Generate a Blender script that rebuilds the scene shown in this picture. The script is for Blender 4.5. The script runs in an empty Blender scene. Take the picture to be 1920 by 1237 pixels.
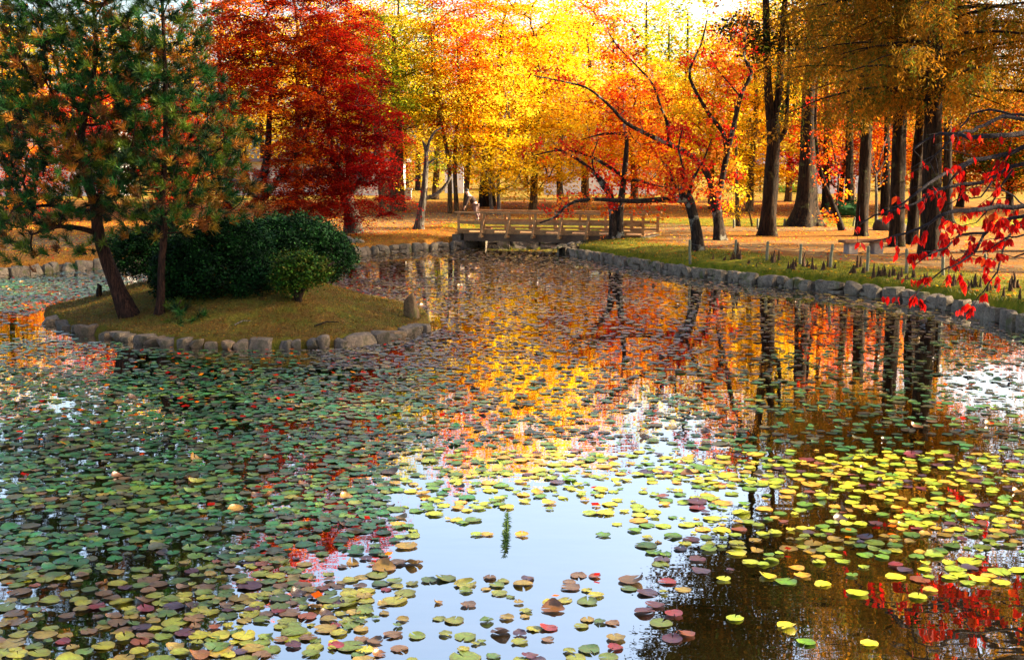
import bpy, math, random
import numpy as np
from mathutils import Vector

# ------------------------------------------------------------------ camera, sky, sun, exposure
S = bpy.context.scene
COL = S.collection
CAM_H = 3.0
FPX = 2300.0                      # focal length in photograph pixels (1920 wide)
HOR = 320.0                       # horizon row
PITCH = math.atan((618.5 - HOR) / FPX)
cam = bpy.data.cameras.new('camera'); cam_o = bpy.data.objects.new('camera', cam); COL.objects.link(cam_o)
cam.sensor_width = 36.0; cam.lens = 36.0 * FPX / 1920.0
cam.clip_start = 0.1; cam.clip_end = 3000
cam_o.location = (0, 0, CAM_H); cam_o.rotation_euler = (math.pi / 2 - PITCH, 0, 0)
S.camera = cam_o
SUN_AZ = math.radians(-3)         # from +x towards the camera
SUN_EL = math.radians(26)
sdir = Vector((math.cos(SUN_EL) * math.cos(SUN_AZ), -math.cos(SUN_EL) * math.sin(SUN_AZ), math.sin(SUN_EL)))
W = bpy.data.worlds.new('World'); S.world = W; W.use_nodes = True
nt = W.node_tree; bgn = nt.nodes['Background']
sky = nt.nodes.new('ShaderNodeTexSky'); sky.sky_type = 'NISHITA'; sky.sun_disc = False
sky.dust_density = 5.0; sky.ozone_density = .7; sky.sun_elevation = SUN_EL; sky.sun_rotation = math.atan2(sdir.x, sdir.y)
nt.links.new(sky.outputs[0], bgn.inputs[0]); bgn.inputs[1].default_value = 0.12
sun = bpy.data.lights.new('sun', 'SUN'); sun.energy = 5.0; sun.angle = math.radians(0.5); sun.color = (1.0, 0.82, 0.54)
sun_o = bpy.data.objects.new('sun', sun); COL.objects.link(sun_o)
sun_o.rotation_euler = sdir.to_track_quat('Z', 'Y').to_euler(); sun_o.location = (30, -8, 20)
S.view_settings.view_transform = 'Standard'; S.view_settings.look = 'None'
S.view_settings.exposure = 2.3; S.view_settings.gamma = 1.0
S.render.engine = 'CYCLES'
S.cycles.max_bounces = 10; S.cycles.diffuse_bounces = 7; S.cycles.transparent_max_bounces = 4
S.cycles.glossy_bounces = 3; S.cycles.transmission_bounces = 6

cp, sp = math.cos(PITCH), math.sin(PITCH)
def ray(u, v):
    a = (u - 960) / FPX; b = (618.5 - v) / FPX
    return Vector((a, cp + b * sp, -sp + b * cp))
def G(u, v, z=0.0):
    r = ray(u, v); t = (z - CAM_H) / r.z
    return Vector((r.x * t, r.y * t, z))
def P(u, v, Y):
    r = ray(u, v); t = Y / r.y
    return Vector((r.x * t, Y, CAM_H + r.z * t))
def project(xyz):
    x = xyz[:, 0]; y = xyz[:, 1]; z = xyz[:, 2] - CAM_H
    d = y * cp - z * sp; h = y * sp + z * cp
    return 960 + FPX * x / d, 618.5 - FPX * h / d

# ------------------------------------------------------------------ mesh helpers
class MB:
    def __init__(s): s.V = []; s.F = {}; s.C = []; s.n = 0
    def add(s, V, F, C=None):
        V = np.asarray(V, float).reshape(-1, 3)
        if not isinstance(F, list): F = [F]
        for f in F:
            f = np.asarray(f, int)
            s.F.setdefault(f.shape[1], []).append(f + s.n)
        s.V.append(V)
        if C is not None:
            C = np.asarray(C, float)
            if C.ndim == 1: C = np.tile(C, (len(V), 1))
        else: C = np.ones((len(V), 3))
        s.C.append(C); s.n += len(V)
    def build(s, name, mat, parent=None, smooth=False):
        return mesh_obj(name, np.concatenate(s.V), [np.concatenate(f) for f in s.F.values()], mat, parent, np.concatenate(s.C), smooth)
def mesh_data(name, V, Fs, mat, col=None, smooth=False):
    me = bpy.data.meshes.new(name)
    me.vertices.add(len(V)); me.vertices.foreach_set('co', np.asarray(V, np.float32).ravel())
    idx = np.concatenate([f.ravel() for f in Fs]).astype(np.int32)
    tot = np.concatenate([np.full(len(f), f.shape[1]) for f in Fs]).astype(np.int32)
    st = np.concatenate([[0], np.cumsum(tot)[:-1]]).astype(np.int32)
    me.loops.add(len(idx)); me.loops.foreach_set('vertex_index', idx)
    me.polygons.add(len(tot)); me.polygons.foreach_set('loop_start', st); me.polygons.foreach_set('loop_total', tot)
    me.polygons.foreach_set('use_smooth', np.full(len(tot), smooth))
    if col is not None:
        a = me.color_attributes.new('Col', 'FLOAT_COLOR', 'POINT')
        c4 = np.ones((len(V), 4), np.float32); c4[:, :3] = col
        a.data.foreach_set('color', c4.ravel())
    me.materials.append(mat); me.update(calc_edges=True)
    return me
def mesh_obj(name, V, Fs, mat, parent=None, col=None, smooth=False):
    o = bpy.data.objects.new(name, mesh_data(name, V, Fs, mat, col, smooth)); COL.objects.link(o)
    if parent is not None: o.parent = parent
    return o
def tag(o, label=None, cat=None, group=None, kind=None):
    if label: o['label'] = label
    if cat: o['category'] = cat
    if group: o['group'] = group
    if kind: o['kind'] = kind
    return o
def thing(name, label, cat, loc=(0, 0, 0), group=None):
    o = bpy.data.objects.new(name, None); COL.objects.link(o); o.location = loc; o.empty_display_size = 0.2
    return tag(o, label, cat, group)
def box(c, s, rz=0.0, tilt=None):
    x, y, z = [k / 2 for k in s]
    V = np.array([(-x, -y, -z), (x, -y, -z), (x, y, -z), (-x, y, -z), (-x, -y, z), (x, -y, z), (x, y, z), (-x, y, z)], float)
    if rz: 
        co, si = math.cos(rz), math.sin(rz); V[:, :2] = V[:, :2] @ np.array([[co, si], [-si, co]])
    V += np.array(c)
    return V, np.array([(0, 3, 2, 1), (4, 5, 6, 7), (0, 1, 5, 4), (1, 2, 6, 5), (2, 3, 7, 6), (3, 0, 4, 7)])
def beam(a, b, w, h):
    a = np.array(a, float); b = np.array(b, float); d = b - a; L = np.linalg.norm(d); d /= L
    up = np.array((0, 0, 1.0)) if abs(d[2]) < .95 else np.array((0, 1.0, 0))
    s = np.cross(d, up); s /= np.linalg.norm(s); t = np.cross(s, d)
    V = []
    for e in (a, b):
        for i, j in ((-1, -1), (1, -1), (1, 1), (-1, 1)): V.append(e + s * w / 2 * i + t * h / 2 * j)
    return np.array(V), np.array([(0, 1, 2, 3), (7, 6, 5, 4), (0, 4, 5, 1), (1, 5, 6, 2), (2, 6, 7, 3), (3, 7, 4, 0)])
def catmull(pts, rad, seg):
    pts = [np.array(p, float) for p in pts]
    if len(pts) == 2: pass
    P0 = [2 * pts[0] - pts[1]] + pts + [2 * pts[-1] - pts[-2]]
    out = []; ro = []
    for i in range(len(pts) - 1):
        a, b, c, d = P0[i:i + 4]
        n = max(1, int(round(np.linalg.norm(c - b) / seg)))
        for k in range(n):
            t = k / n
            out.append(.5 * (2 * b + (c - a) * t + (2 * a - 5 * b + 4 * c - d) * t * t + (3 * b - a - 3 * c + d) * t ** 3))
            ro.append(rad[i] * (1 - t) + rad[i + 1] * t)
    out.append(pts[-1]); ro.append(rad[-1])
    return np.array(out), np.array(ro)
def tube(pts, rad, sides=6, rough=0.0, rng=None):
    pts = np.asarray(pts, float); rad = np.asarray(rad, float); n = len(pts)
    T = np.gradient(pts, axis=0); T /= np.linalg.norm(T, axis=1)[:, None] + 1e-9
    ref = np.array((1.0, 0, 0)) if abs(T[0][0]) < .8 else np.array((0, 1.0, 0))
    s = np.cross(T[0], ref); s /= np.linalg.norm(s); V = []
    ang = np.linspace(0, 2 * math.pi, sides, endpoint=False)
    lob = rng.normal(0, rough, sides) if rng is not None else np.zeros(sides)
    for i in range(n):
        s = s - T[i] * s.dot(T[i]); s /= np.linalg.norm(s) + 1e-9; t = np.cross(T[i], s)
        if rng is not None: lob = lob * .8 + rng.normal(0, rough * .6, sides)
        r = rad[i] * (1 + lob)
        V.append(pts[i] + (np.cos(ang) * r)[:, None] * s + (np.sin(ang) * r)[:, None] * t)
    V.append(pts[-1][None] + T[-1] * rad[-1] * .5)
    V = np.concatenate(V)
    k = np.arange(sides); k2 = (k + 1) % sides
    F = np.concatenate([np.stack([i * sides + k, i * sides + k2, (i + 1) * sides + k2, (i + 1) * sides + k], 1) for i in range(n - 1)])
    cap = np.stack([(n - 1) * sides + k, (n - 1) * sides + k2, np.full(sides, n * sides)], 1)
    return V, [F, cap]
_ico = None
def rock(rng, sx, sy, sz, boxy=.5, rough=.08, n=7):
    """rounded irregular stone: subdivided cube pushed towards a superellipsoid"""
    g = np.linspace(-1, 1, n); V = []; F = []; off = 0
    for ax in range(3):
        for sg in (-1, 1):
            a, b = np.meshgrid(g, g, indexing='ij'); c = np.full(a.shape, float(sg))
            comp = [None] * 3; comp[ax] = c; comp[(ax + 1) % 3] = a; comp[(ax + 2) % 3] = b
            V.append(np.stack([k.ravel() for k in comp], 1))
            i, j = np.meshgrid(np.arange(n - 1), np.arange(n - 1), indexing='ij'); q = (i * n + j).ravel()
            f = np.stack([q, q + n, q + n + 1, q + 1], 1)
            if sg < 0: f = f[:, ::-1]
            F.append(f + off); off += n * n
    V = np.concatenate(V); F = np.concatenate(F)
    L = np.linalg.norm(V, axis=1)[:, None]
    V = V * boxy * .85 + (V / L) * (1 - boxy)
    for k in range(4):
        d = rng.normal(size=3); d /= np.linalg.norm(d); fr = rng.uniform(1.5, 4.5)
        V *= 1 + rough * np.sin(V @ d * fr + rng.uniform(0, 6))[:, None]
    for k in range(5):                        # chipped facets
        d = rng.normal(size=3); d /= np.linalg.norm(d); h = rng.uniform(.62, .85)
        e = V @ d - h; V = V - np.where(e > 0, e, 0)[:, None] * d * .85
    return V * np.array((sx, sy, sz)), F

# ------------------------------------------------------------------ materials
def newmat(name):
    m = bpy.data.materials.new(name); m.use_nodes = True; t = m.node_tree; t.nodes.clear()
    out = t.nodes.new('ShaderNodeOutputMaterial'); return m, t, out
def N(t, kind, **kw):
    n = t.nodes.new(kind)
    for k, v in kw.items():
        if k in n.inputs: n.inputs[k].default_value = v
        else: setattr(n, k, v)
    return n
def ramp(t, fac, stops, interp='LINEAR'):
    r = t.nodes.new('ShaderNodeValToRGB'); r.color_ramp.interpolation = interp
    e = r.color_ramp.elements
    while len(e) > 1: e.remove(e[-1])
    for i, (p, c) in enumerate(stops):
        q = e[0] if i == 0 else e.new(p)
        q.position = p; q.color = (*c, 1)
    t.links.new(fac, r.inputs[0]); return r.outputs[0]
def noise(t, scale, detail=4, rough=.6, obj=True, stretch=None):
    tc = t.nodes.new('ShaderNodeTexCoord'); src = tc.outputs['Object']
    if stretch:
        mp = t.nodes.new('ShaderNodeMapping'); mp.inputs['Scale'].default_value = stretch
        t.links.new(src, mp.inputs[0]); src = mp.outputs[0]
    n = N(t, 'ShaderNodeTexNoise', Scale=scale, Detail=detail, Roughness=rough); t.links.new(src, n.inputs['Vector'])
    return n.outputs['Fac']
def mixc(t, fac, a, b, mode='MIX'):
    m = t.nodes.new('ShaderNodeMix'); m.data_type = 'RGBA'; m.blend_type = mode
    for sock, val in ((m.inputs[0], fac), (m.inputs[6], a), (m.inputs[7], b)):
        if isinstance(val, (int, float)): sock.default_value = val
        elif isinstance(val, tuple): sock.default_value = (*val, 1)
        else: t.links.new(val, sock)
    return m.outputs[2]
def bump(t, h, strength=.5, dist=.02):
    b = N(t, 'ShaderNodeBump', Strength=strength, Distance=dist); t.links.new(h, b.inputs['Height']); return b.outputs[0]
def attr(t, name='Col'):
    a = t.nodes.new('ShaderNodeAttribute'); a.attribute_name = name; return a.outputs['Color']

def leaf_mat(name, transl=.45, rough=.6, spec=.1):
    m, t, out = newmat(name)
    c = attr(t)
    p = N(t, 'ShaderNodeBsdfPrincipled', Roughness=rough); p.inputs['Specular IOR Level'].default_value = spec
    t.links.new(c, p.inputs['Base Color'])
    tr = t.nodes.new('ShaderNodeBsdfTranslucent')
    t.links.new(c, tr.inputs[0])
    mx = t.nodes.new('ShaderNodeMixShader'); mx.inputs[0].default_value = transl
    t.links.new(p.outputs[0], mx.inputs[1]); t.links.new(tr.outputs[0], mx.inputs[2]); t.links.new(mx.outputs[0], out.inputs[0])
    return m
LEAF = leaf_mat('autumn_leaf', .6)
NEEDLE = leaf_mat('pine_needle', .15, .5, .15)
SHRUB = leaf_mat('shrub_leaf', .12, .7, .08)
GRASS = leaf_mat('grass_blade', .3, .5, .2)

def bark_mat(name, dark, light, patch=None, sc=6.0, patch_lo=.58):
    m, t, out = newmat(name)
    n1 = noise(t, sc, 6, .7, stretch=(1, 1, .22)); n2 = noise(t, sc * 4, 5, .7, stretch=(1, 1, .18)); n3 = noise(t, 2.2, 4, .6)
    c = ramp(t, n1, [(.3, dark), (.7, light)])
    c = mixc(t, ramp(t, n2, [(.42, (1, 1, 1)), (.6, (0, 0, 0))]), c, tuple(k * .45 for k in dark))
    if patch: c = mixc(t, ramp(t, n3, [(patch_lo, (0, 0, 0)), (patch_lo + .06, (1, 1, 1))]), c, patch)
    p = N(t, 'ShaderNodeBsdfPrincipled', Roughness=.9); p.inputs['Specular IOR Level'].default_value = .15
    t.links.new(c, p.inputs['Base Color']); t.links.new(bump(t, n2, 1.0, .05), p.inputs['Normal'])
    t.links.new(p.outputs[0], out.inputs[0]); return m
BARK_RED = bark_mat('redwood_bark', (.012, .007, .004), (.055, .03, .013), (.06, .06, .02), 4.0, .6)
BARK_DARK = bark_mat('dark_bark', (.010, .007, .005), (.045, .026, .015), None)
BARK_CHERRY = bark_mat('cherry_bark', (.016, .011, .008), (.065, .042, .028), (.20, .19, .15), 7.0, .56)
BARK_PALE = bark_mat('pale_bark', (.08, .065, .05), (.24, .21, .17), (.04, .03, .025), 5.0, .58)
BARK_LIT = bark_mat('tan_bark', (.06, .035, .015), (.20, .13, .06), None, 5.0)
BARK_PINE = bark_mat('pine_bark', (.018, .008, .005), (.07, .028, .016), None, 9.0)
BARK_TWIG = bark_mat('twig_bark', (.016, .012, .014), (.055, .042, .048), None, 12.0)

def stone_mat(name, c1, c2, moss=None):
    m, t, out = newmat(name)
    n1 = noise(t, 5, 6, .65); n2 = noise(t, 28, 6, .75); n3 = noise(t, 2.3, 4, .6)
    c = ramp(t, n1, [(.3, c1), (.68, c2)])
    c = mixc(t, ramp(t, n2, [(.35, (.7, .7, .7)), (.6, (0, 0, 0))]), c, tuple(k * .4 for k in c1))
    c = mixc(t, .5, c, attr(t), 'MULTIPLY')
    if moss: c = mixc(t, ramp(t, n3, [(.56, (0, 0, 0)), (.66, (.85, .85, .85))]), c, moss)
    p = N(t, 'ShaderNodeBsdfPrincipled', Roughness=.85); p.inputs['Specular IOR Level'].default_value = .3
    t.links.new(c, p.inputs['Base Color']); t.links.new(bump(t, n2, .8, .03), p.inputs['Normal'])
    t.links.new(p.outputs[0], out.inputs[0]); return m
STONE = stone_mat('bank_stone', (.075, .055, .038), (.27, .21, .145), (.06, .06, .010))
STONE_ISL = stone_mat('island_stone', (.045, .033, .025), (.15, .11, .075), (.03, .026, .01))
STONE_RED = stone_mat('rust_rock', (.10, .05, .02), (.26, .16, .07), (.08, .08, .02))
SOIL = stone_mat('dark_soil', (.03, .02, .012), (.07, .05, .03))

def wood_mat(name, c1, c2):
    m, t, out = newmat(name)
    n1 = noise(t, 9, 6, .7, stretch=(.3, 3, 3)); n2 = noise(t, 1.7, 3, .6)
    c = ramp(t, n1, [(.3, c1), (.7, c2)]); c = mixc(t, ramp(t, n2, [(.45, (0, 0, 0)), (.7, (.6, .6, .6))]), c, tuple(k * .5 for k in c1))
    p = N(t, 'ShaderNodeBsdfPrincipled', Roughness=.75); p.inputs['Specular IOR Level'].default_value = .25
    t.links.new(c, p.inputs['Base Color']); t.links.new(bump(t, n1, .4, .01), p.inputs['Normal'])
    t.links.new(p.outputs[0], out.inputs[0]); return m
WOOD = wood_mat('bridge_timber', (.20, .09, .03), (.50, .27, .10))
WOOD_DK = wood_mat('dark_timber', (.06, .035, .02), (.14, .08, .04))
POST = wood_mat('mossy_post_wood', (.09, .09, .05), (.22, .20, .12))
BENCHW = wood_mat('bench_wood', (.16, .07, .03), (.30, .14, .06))

def flat_mat(name, c, rough=.8, var=.12, sc=3.0):
    m, t, out = newmat(name)
    n = noise(t, sc, 5, .65)
    cc = ramp(t, n, [(.3, tuple(k * (1 - var) for k in c)), (.7, tuple(min(1, k * (1 + var)) for k in c))])
    p = N(t, 'ShaderNodeBsdfPrincipled', Roughness=rough); t.links.new(cc, p.inputs['Base Color'])
    t.links.new(p.outputs[0], out.inputs[0]); return m
WHITE = flat_mat('white_plaster', (.52, .49, .48)); ROOFT = flat_mat('roof_tile', (.10, .09, .10), .6, .3, 8)
GLASSD = flat_mat('dark_window', (.06, .07, .09), .15); METAL = flat_mat('dark_metal', (.03, .03, .03), .5)
CONC = flat_mat('concrete', (.42, .40, .37), .9, .2, 9)

# ------------------------------------------------------------------ pond outline
def XY(v): return (v.x, v.y)
right_shore = [(10.9, 6.0), (10.4, 13.0), (10.2, 18.0)] + [XY(G(*p)) for p in
    [(1920, 616), (1840, 592), (1735, 570), (1620, 553), (1500, 541), (1400, 530), (1300, 518), (1180, 498), (1120, 487), (1062, 478)]]
channel = [(2.55, 46.0), (3.0, 50.0), (3.3, 53.5), (-1.2, 53.5), (-1.3, 49.5)]
left_shore = [XY(G(*p)) for p in [(880, 462), (850, 466), (760, 471), (660, 479), (560, 484), (460, 487), (330, 493), (180, 503), (0, 520), (-200, 545)]]
pond = np.array(right_shore + channel + left_shore + [(-19, 24), (-20, 12), (-18, 3.2), (-8, 2.6), (0, 2.4), (8, 2.8)])
def poly_sd(XYs, poly):
    """signed distance, positive outside the polygon"""
    n = len(poly); d = np.full(len(XYs), 1e9); ins = np.zeros(len(XYs), bool)
    for i in range(n):
        a = poly[i]; b = poly[(i + 1) % n]; e = b - a; w = XYs - a
        t = np.clip((w @ e) / (e @ e), 0, 1); d = np.minimum(d, np.linalg.norm(w - t[:, None] * e, axis=1))
        c = ((a[1] > XYs[:, 1]) != (b[1] > XYs[:, 1])) & (XYs[:, 0] < (b[0] - a[0]) * (XYs[:, 1] - a[1]) / (b[1] - a[1] + 1e-12) + a[0])
        ins ^= c
    return np.where(ins, -d, d)
def sst(a, b, x): t = np.clip((x - a) / (b - a), 0, 1); return t * t * (3 - 2 * t)
def sinn(x, y, s, f):
    r = np.random.default_rng(s); z = 0
    for k in range(5):
        a = r.uniform(0, 6.28); fr = f * r.uniform(.6, 1.7)
        z = z + np.sin((x * math.cos(a) + y * math.sin(a)) * fr + r.uniform(0, 6.28) + 1.3 * np.sin((y * math.cos(a) - x * math.sin(a)) * fr * .6))
    return z / 5
def land_z(x, y, sd):
    z = .36 + .14 * sst(.2, 2.0, sd) + .05 * sinn(x, y, 3, .8) * sst(.5, 2, sd)
    z = z + .10 * sst(46, 54, y) + .62 * sst(56, 68, y) + .15 * sst(70, 90, y) + 3.0 * sst(120, 260, y)
    z = z + 1.0 * sst(2.4, 0.4, y)
    return z
def ground(x, y):
    q = np.array([[x, y]]); sd = poly_sd(q, pond); return float(land_z(q[:, 0], q[:, 1], sd)[0])
def gz(x, y, extra=0.0): return Vector((x, y, ground(x, y) + extra))
def march(u, v, zf, y0, y1, n=200):
    """first point where the sight line meets the surface zf(x, y)"""
    r = ray(u, v); lo = y0
    for k in range(n + 1):
        Y_ = y0 + (y1 - y0) * k / n; t = Y_ / r.y
        if CAM_H + r.z * t <= zf(r.x * t, Y_):
            for _ in range(12):
                mid = (lo + Y_) / 2; t = mid / r.y
                if CAM_H + r.z * t <= zf(r.x * t, mid): Y_ = mid
                else: lo = mid
            break
        lo = Y_
    t = Y_ / r.y; return Vector((r.x * t, Y_, zf(r.x * t, Y_)))
def base(u, v):
    """ground point seen at pixel (u,v)"""
    return march(u, v, ground, 20, 110)

# terrain sheet
def axis(lo, hi, step, far, m):
    core = np.arange(lo, hi + step, step); g = np.array([step * 1.35 ** k for k in range(1, m)]); c = np.cumsum(g)
    s = far / c[-1] if c[-1] < far else 1
    return np.concatenate([(lo - c[::-1] * max(1, s)), core, (core[-1] + c * max(1, s))])
gx = axis(-24, 26, .27, 600, 22); gy = axis(-2, 70, .27, 700, 22)
X, Y = np.meshgrid(gx, gy, indexing='ij'); xy = np.stack([X.ravel(), Y.ravel()], 1)
sd = poly_sd(xy, pond)
Zl = land_z(xy[:, 0], xy[:, 1], sd)
Z = np.where(sd < .12, -.7, 0) ; Z = -.7 + (Zl + .7) * sst(.08, .42, sd)
nx, ny = len(gx), len(gy)
I, J = np.meshgrid(np.arange(nx - 1), np.arange(ny - 1), indexing='ij'); q = (I * ny + J).ravel()
F = np.stack([q, q + ny, q + ny + 1, q + 1], 1)
# zones carried per vertex: r = path (bare earth), g = green grass, b = leaf litter
x_, y_ = xy[:, 0], xy[:, 1]
rs = sst(6.5, 7.0, y_)
pathR = .55 * sst(2.6, 3.4, sd) * sst(5.6, 4.4, sd) * (x_ > 2) * (y_ < 60) + .5 * sst(4.0, 5.5, sd) * (x_ > 5) * sst(48, 44, y_) + sst(49.5, 50.5, y_) * sst(53.5, 52, y_) * (x_ > 3.5)
pathL = sst(2.5, 4.0, sd) * sst(11, 7.5, sd) * (x_ < 0) * (y_ < 62)
green = 1.3 * sst(53, 54, y_) * sst(60, 58.5, y_) * (x_ > -3) + .5 * sst(70, 74, y_) + (.75 * sst(3, 1, sd) + .42 * sst(9, 5, sd)) * (x_ > 0) * (y_ < 49)
lit = sst(57.5, 60, y_) * sst(69, 66, y_) + sst(3.2, 1.2, sd) * (x_ < 0) * .9 + .35
col = np.stack([np.clip(pathR + pathL, 0, 1), np.clip(green, 0, 1), np.clip(lit, 0, 1)], 1)
m, t, out = newmat('park_ground')
a = attr(t); sep = t.nodes.new('ShaderNodeSeparateColor'); t.links.new(a, sep.inputs[0])
n_big = noise(t, .9, 5, .65); n_mid = noise(t, 4, 6, .7); n_fine = noise(t, 26, 5, .75)
gcol = ramp(t, n_mid, [(.3, (.035, .06, .003)), (.5, (.13, .135, .005)), (.72, (.32, .22, .010))])
lcol = ramp(t, n_fine, [(.3, (.045, .015, .004)), (.5, (.20, .075, .010)), (.7, (.38, .19, .025))])
pcol = ramp(t, n_mid, [(.3, (.10, .06, .025)), (.7, (.24, .145, .06))])
def mth(t, op, a, b):
    n = t.nodes.new('ShaderNodeMath'); n.operation = op; n.use_clamp = False
    for i, v in enumerate((a, b)):
        if isinstance(v, (int, float)): n.inputs[i].default_value = v
        else: t.links.new(v, n.inputs[i])
    return n.outputs[0]
nb = mth(t, 'MULTIPLY', mth(t, 'SUBTRACT', n_big, .5), 1.6)
nf = mth(t, 'MULTIPLY', mth(t, 'SUBTRACT', n_fine, .5), 1.2)
def thr(v, extra): 
    s = mth(t, 'ADD', mth(t, 'ADD', v, nb), extra)
    return ramp(t, s, [(.42, (0, 0, 0)), (.58, (1, 1, 1))])
c = mixc(t, thr(sep.outputs[1], nf), lcol, gcol)
c = mixc(t, thr(sep.outputs[0], nf), c, pcol)
c = mixc(t, ramp(t, n_fine, [(.55, (0, 0, 0)), (.62, (.9, .9, .9))]), c, lcol)
p = N(t, 'ShaderNodeBsdfPrincipled', Roughness=.95); p.inputs['Specular IOR Level'].default_value = .1
t.links.new(c, p.inputs['Base Color']); t.links.new(bump(t, n_fine, .8, .05), p.inputs['Normal']); t.links.new(p.outputs[0], out.inputs[0])
PARK = m
tag(mesh_obj('ground', np.column_stack([xy, Z]), [F], PARK, None, col, True), kind='structure')

# water
m, t, out = newmat('pond_water')
tc = t.nodes.new('ShaderNodeTexCoord')
mp = t.nodes.new('ShaderNodeMapping'); mp.inputs['Scale'].default_value = (.55, 1, 1); t.links.new(tc.outputs['Object'], mp.inputs[0])
nn = N(t, 'ShaderNodeTexNoise', Scale=3.2, Detail=2, Roughness=.5); t.links.new(mp.outputs[0], nn.inputs['Vector'])
b = N(t, 'ShaderNodeBump', Strength=.035, Distance=.05); t.links.new(nn.outputs['Fac'], b.inputs['Height'])
mud = ramp(t, noise(t, .6, 5, .7), [(.35, (.003, .003, .001)), (.7, (.026, .016, .004))])
df = t.nodes.new('ShaderNodeBsdfDiffuse'); t.links.new(mud, df.inputs[0])
gl = t.nodes.new('ShaderNodeBsdfGlossy'); gl.inputs['Roughness'].default_value = .012; t.links.new(b.outputs[0], gl.inputs['Normal'])
fr = N(t, 'ShaderNodeFresnel', IOR=1.5); t.links.new(b.outputs[0], fr.inputs['Normal'])
f2 = mth(t, 'ADD', mth(t, 'MULTIPLY', fr.outputs[0], .9), .60); f2.node.use_clamp = True
mx = t.nodes.new('ShaderNodeMixShader'); t.links.new(f2, mx.inputs[0]); t.links.new(df.outputs[0], mx.inputs[1]); t.links.new(gl.outputs[0], mx.inputs[2])
t.links.new(mx.outputs[0], out.inputs[0])
tag(mesh_obj('water', np.array([(-28, 1, 0), (14, 1, 0), (14, 54.5, 0), (-28, 54.5, 0)]), [np.array([[0, 1, 2, 3]])], m), kind='structure')

# ------------------------------------------------------------------ stone bank walls
def resample(path, step):
    path = np.array(path, float); seg = np.linalg.norm(np.diff(path, axis=0), axis=1); cum = np.concatenate([[0], np.cumsum(seg)])
    s = np.arange(0, cum[-1], step); return np.stack([np.interp(s, cum, path[:, k]) for k in range(2)], 1)
def frame2(pts):
    T = np.gradient(pts, axis=0); T /= np.linalg.norm(T, axis=1)[:, None]; return T, np.stack([T[:, 1], -T[:, 0]], 1)
def stone_wall(name, label, path, side, top, sw, seed, mat=STONE, courses=1):
    rng = np.random.default_rng(seed); root = thing(name, label, 'wall', (path[0][0], path[0][1], 0)); off = np.array([path[0][0], path[0][1], 0])
    mb = MB(); core = MB()
    fine = resample(path, .25); T, Nn = frame2(fine); Nn = Nn * side           # Nn points to the water
    k = len(fine)
    prof = [(-.22, -.5), (-.22, top - .06), (-.10, top - .05), (.02, top - .10), (.05, -.5)]
    V = np.concatenate([np.column_stack([fine + Nn * -a_ * -1, np.full(k, z_)]) for a_, z_ in prof])
    Fc = np.concatenate([np.stack([j * k + np.arange(k - 1), j * k + np.arange(1, k), (j + 1) * k + np.arange(1, k), (j + 1) * k + np.arange(k - 1)], 1) for j in range(len(prof) - 1)])
    core.add(V - off, Fc); core.build('mortar_core', SOIL, root)
    cum = np.concatenate([[0], np.cumsum(np.linalg.norm(np.diff(fine, axis=0), axis=1))])
    for cr in range(courses):
        s = rng.uniform(0, .2); hh = (top + .12) / courses
        while s < cum[-1] - .2:
            w = rng.uniform(.75, 1.3) * sw; i = min(k - 1, np.searchsorted(cum, s + w / 2))
            c = fine[i] + Nn[i] * rng.uniform(.03, .055)
            small = rng.random() < .25
            h = hh * rng.uniform(.94, 1.05); zc = -.10 + hh * cr + h / 2
            parts = [(zc, h, w)]
            if small: parts = [(zc - h * .28, h * .5, w), (zc + h * .26, h * .5, w)]
            for (z_, h_, w_) in parts:
                Vr, Fr = rock(rng, w_ * .5 * 1.16, .14, h_ * .60, .80, .05)
                ang = math.atan2(T[i][1], T[i][0]) + rng.normal(0, .05); tilt = rng.normal(0, .05)
                R = np.array([[math.cos(tilt), 0, -math.sin(tilt)], [0, 1, 0], [math.sin(tilt), 0, math.cos(tilt)]]); Vr = Vr @ R.T
                co, si = math.cos(ang), math.sin(ang); Vr = np.column_stack([Vr[:, 0] * co - Vr[:, 1] * si, Vr[:, 0] * si + Vr[:, 1] * co, Vr[:, 2]])
                g_ = rng.uniform(.65, 1.25); mb.add(Vr + np.array([c[0], c[1], z_]) - off, Fr, np.array([g_, g_ * rng.uniform(.94, 1), g_ * rng.uniform(.86, 1)]))
            s += w
    mb.build('stones', mat, root, True); return root
stone_wall('stone_bank_wall', 'pale grey rounded stone wall edging the right-hand bank of the pond', right_shore, -1, .255, .33, 11)
lw = left_shore[::-1]
# sides: which side the water lies
stone_wall('stone_bank_wall', 'low stone wall along the far left bank behind the island, lit near the bridge', left_shore, -1, .26, .38, 12)
stone_wall('stone_channel_wall', 'pale stone edging of the inlet passing under the wooden bridge', [(1.69, 43.6), (2.55, 46.0), (3.0, 50.0), (3.3, 53.5), (-1.2, 53.5), (-1.3, 49.5), (-1.65, 48.9)], -1, .36, .7, 13)

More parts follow.
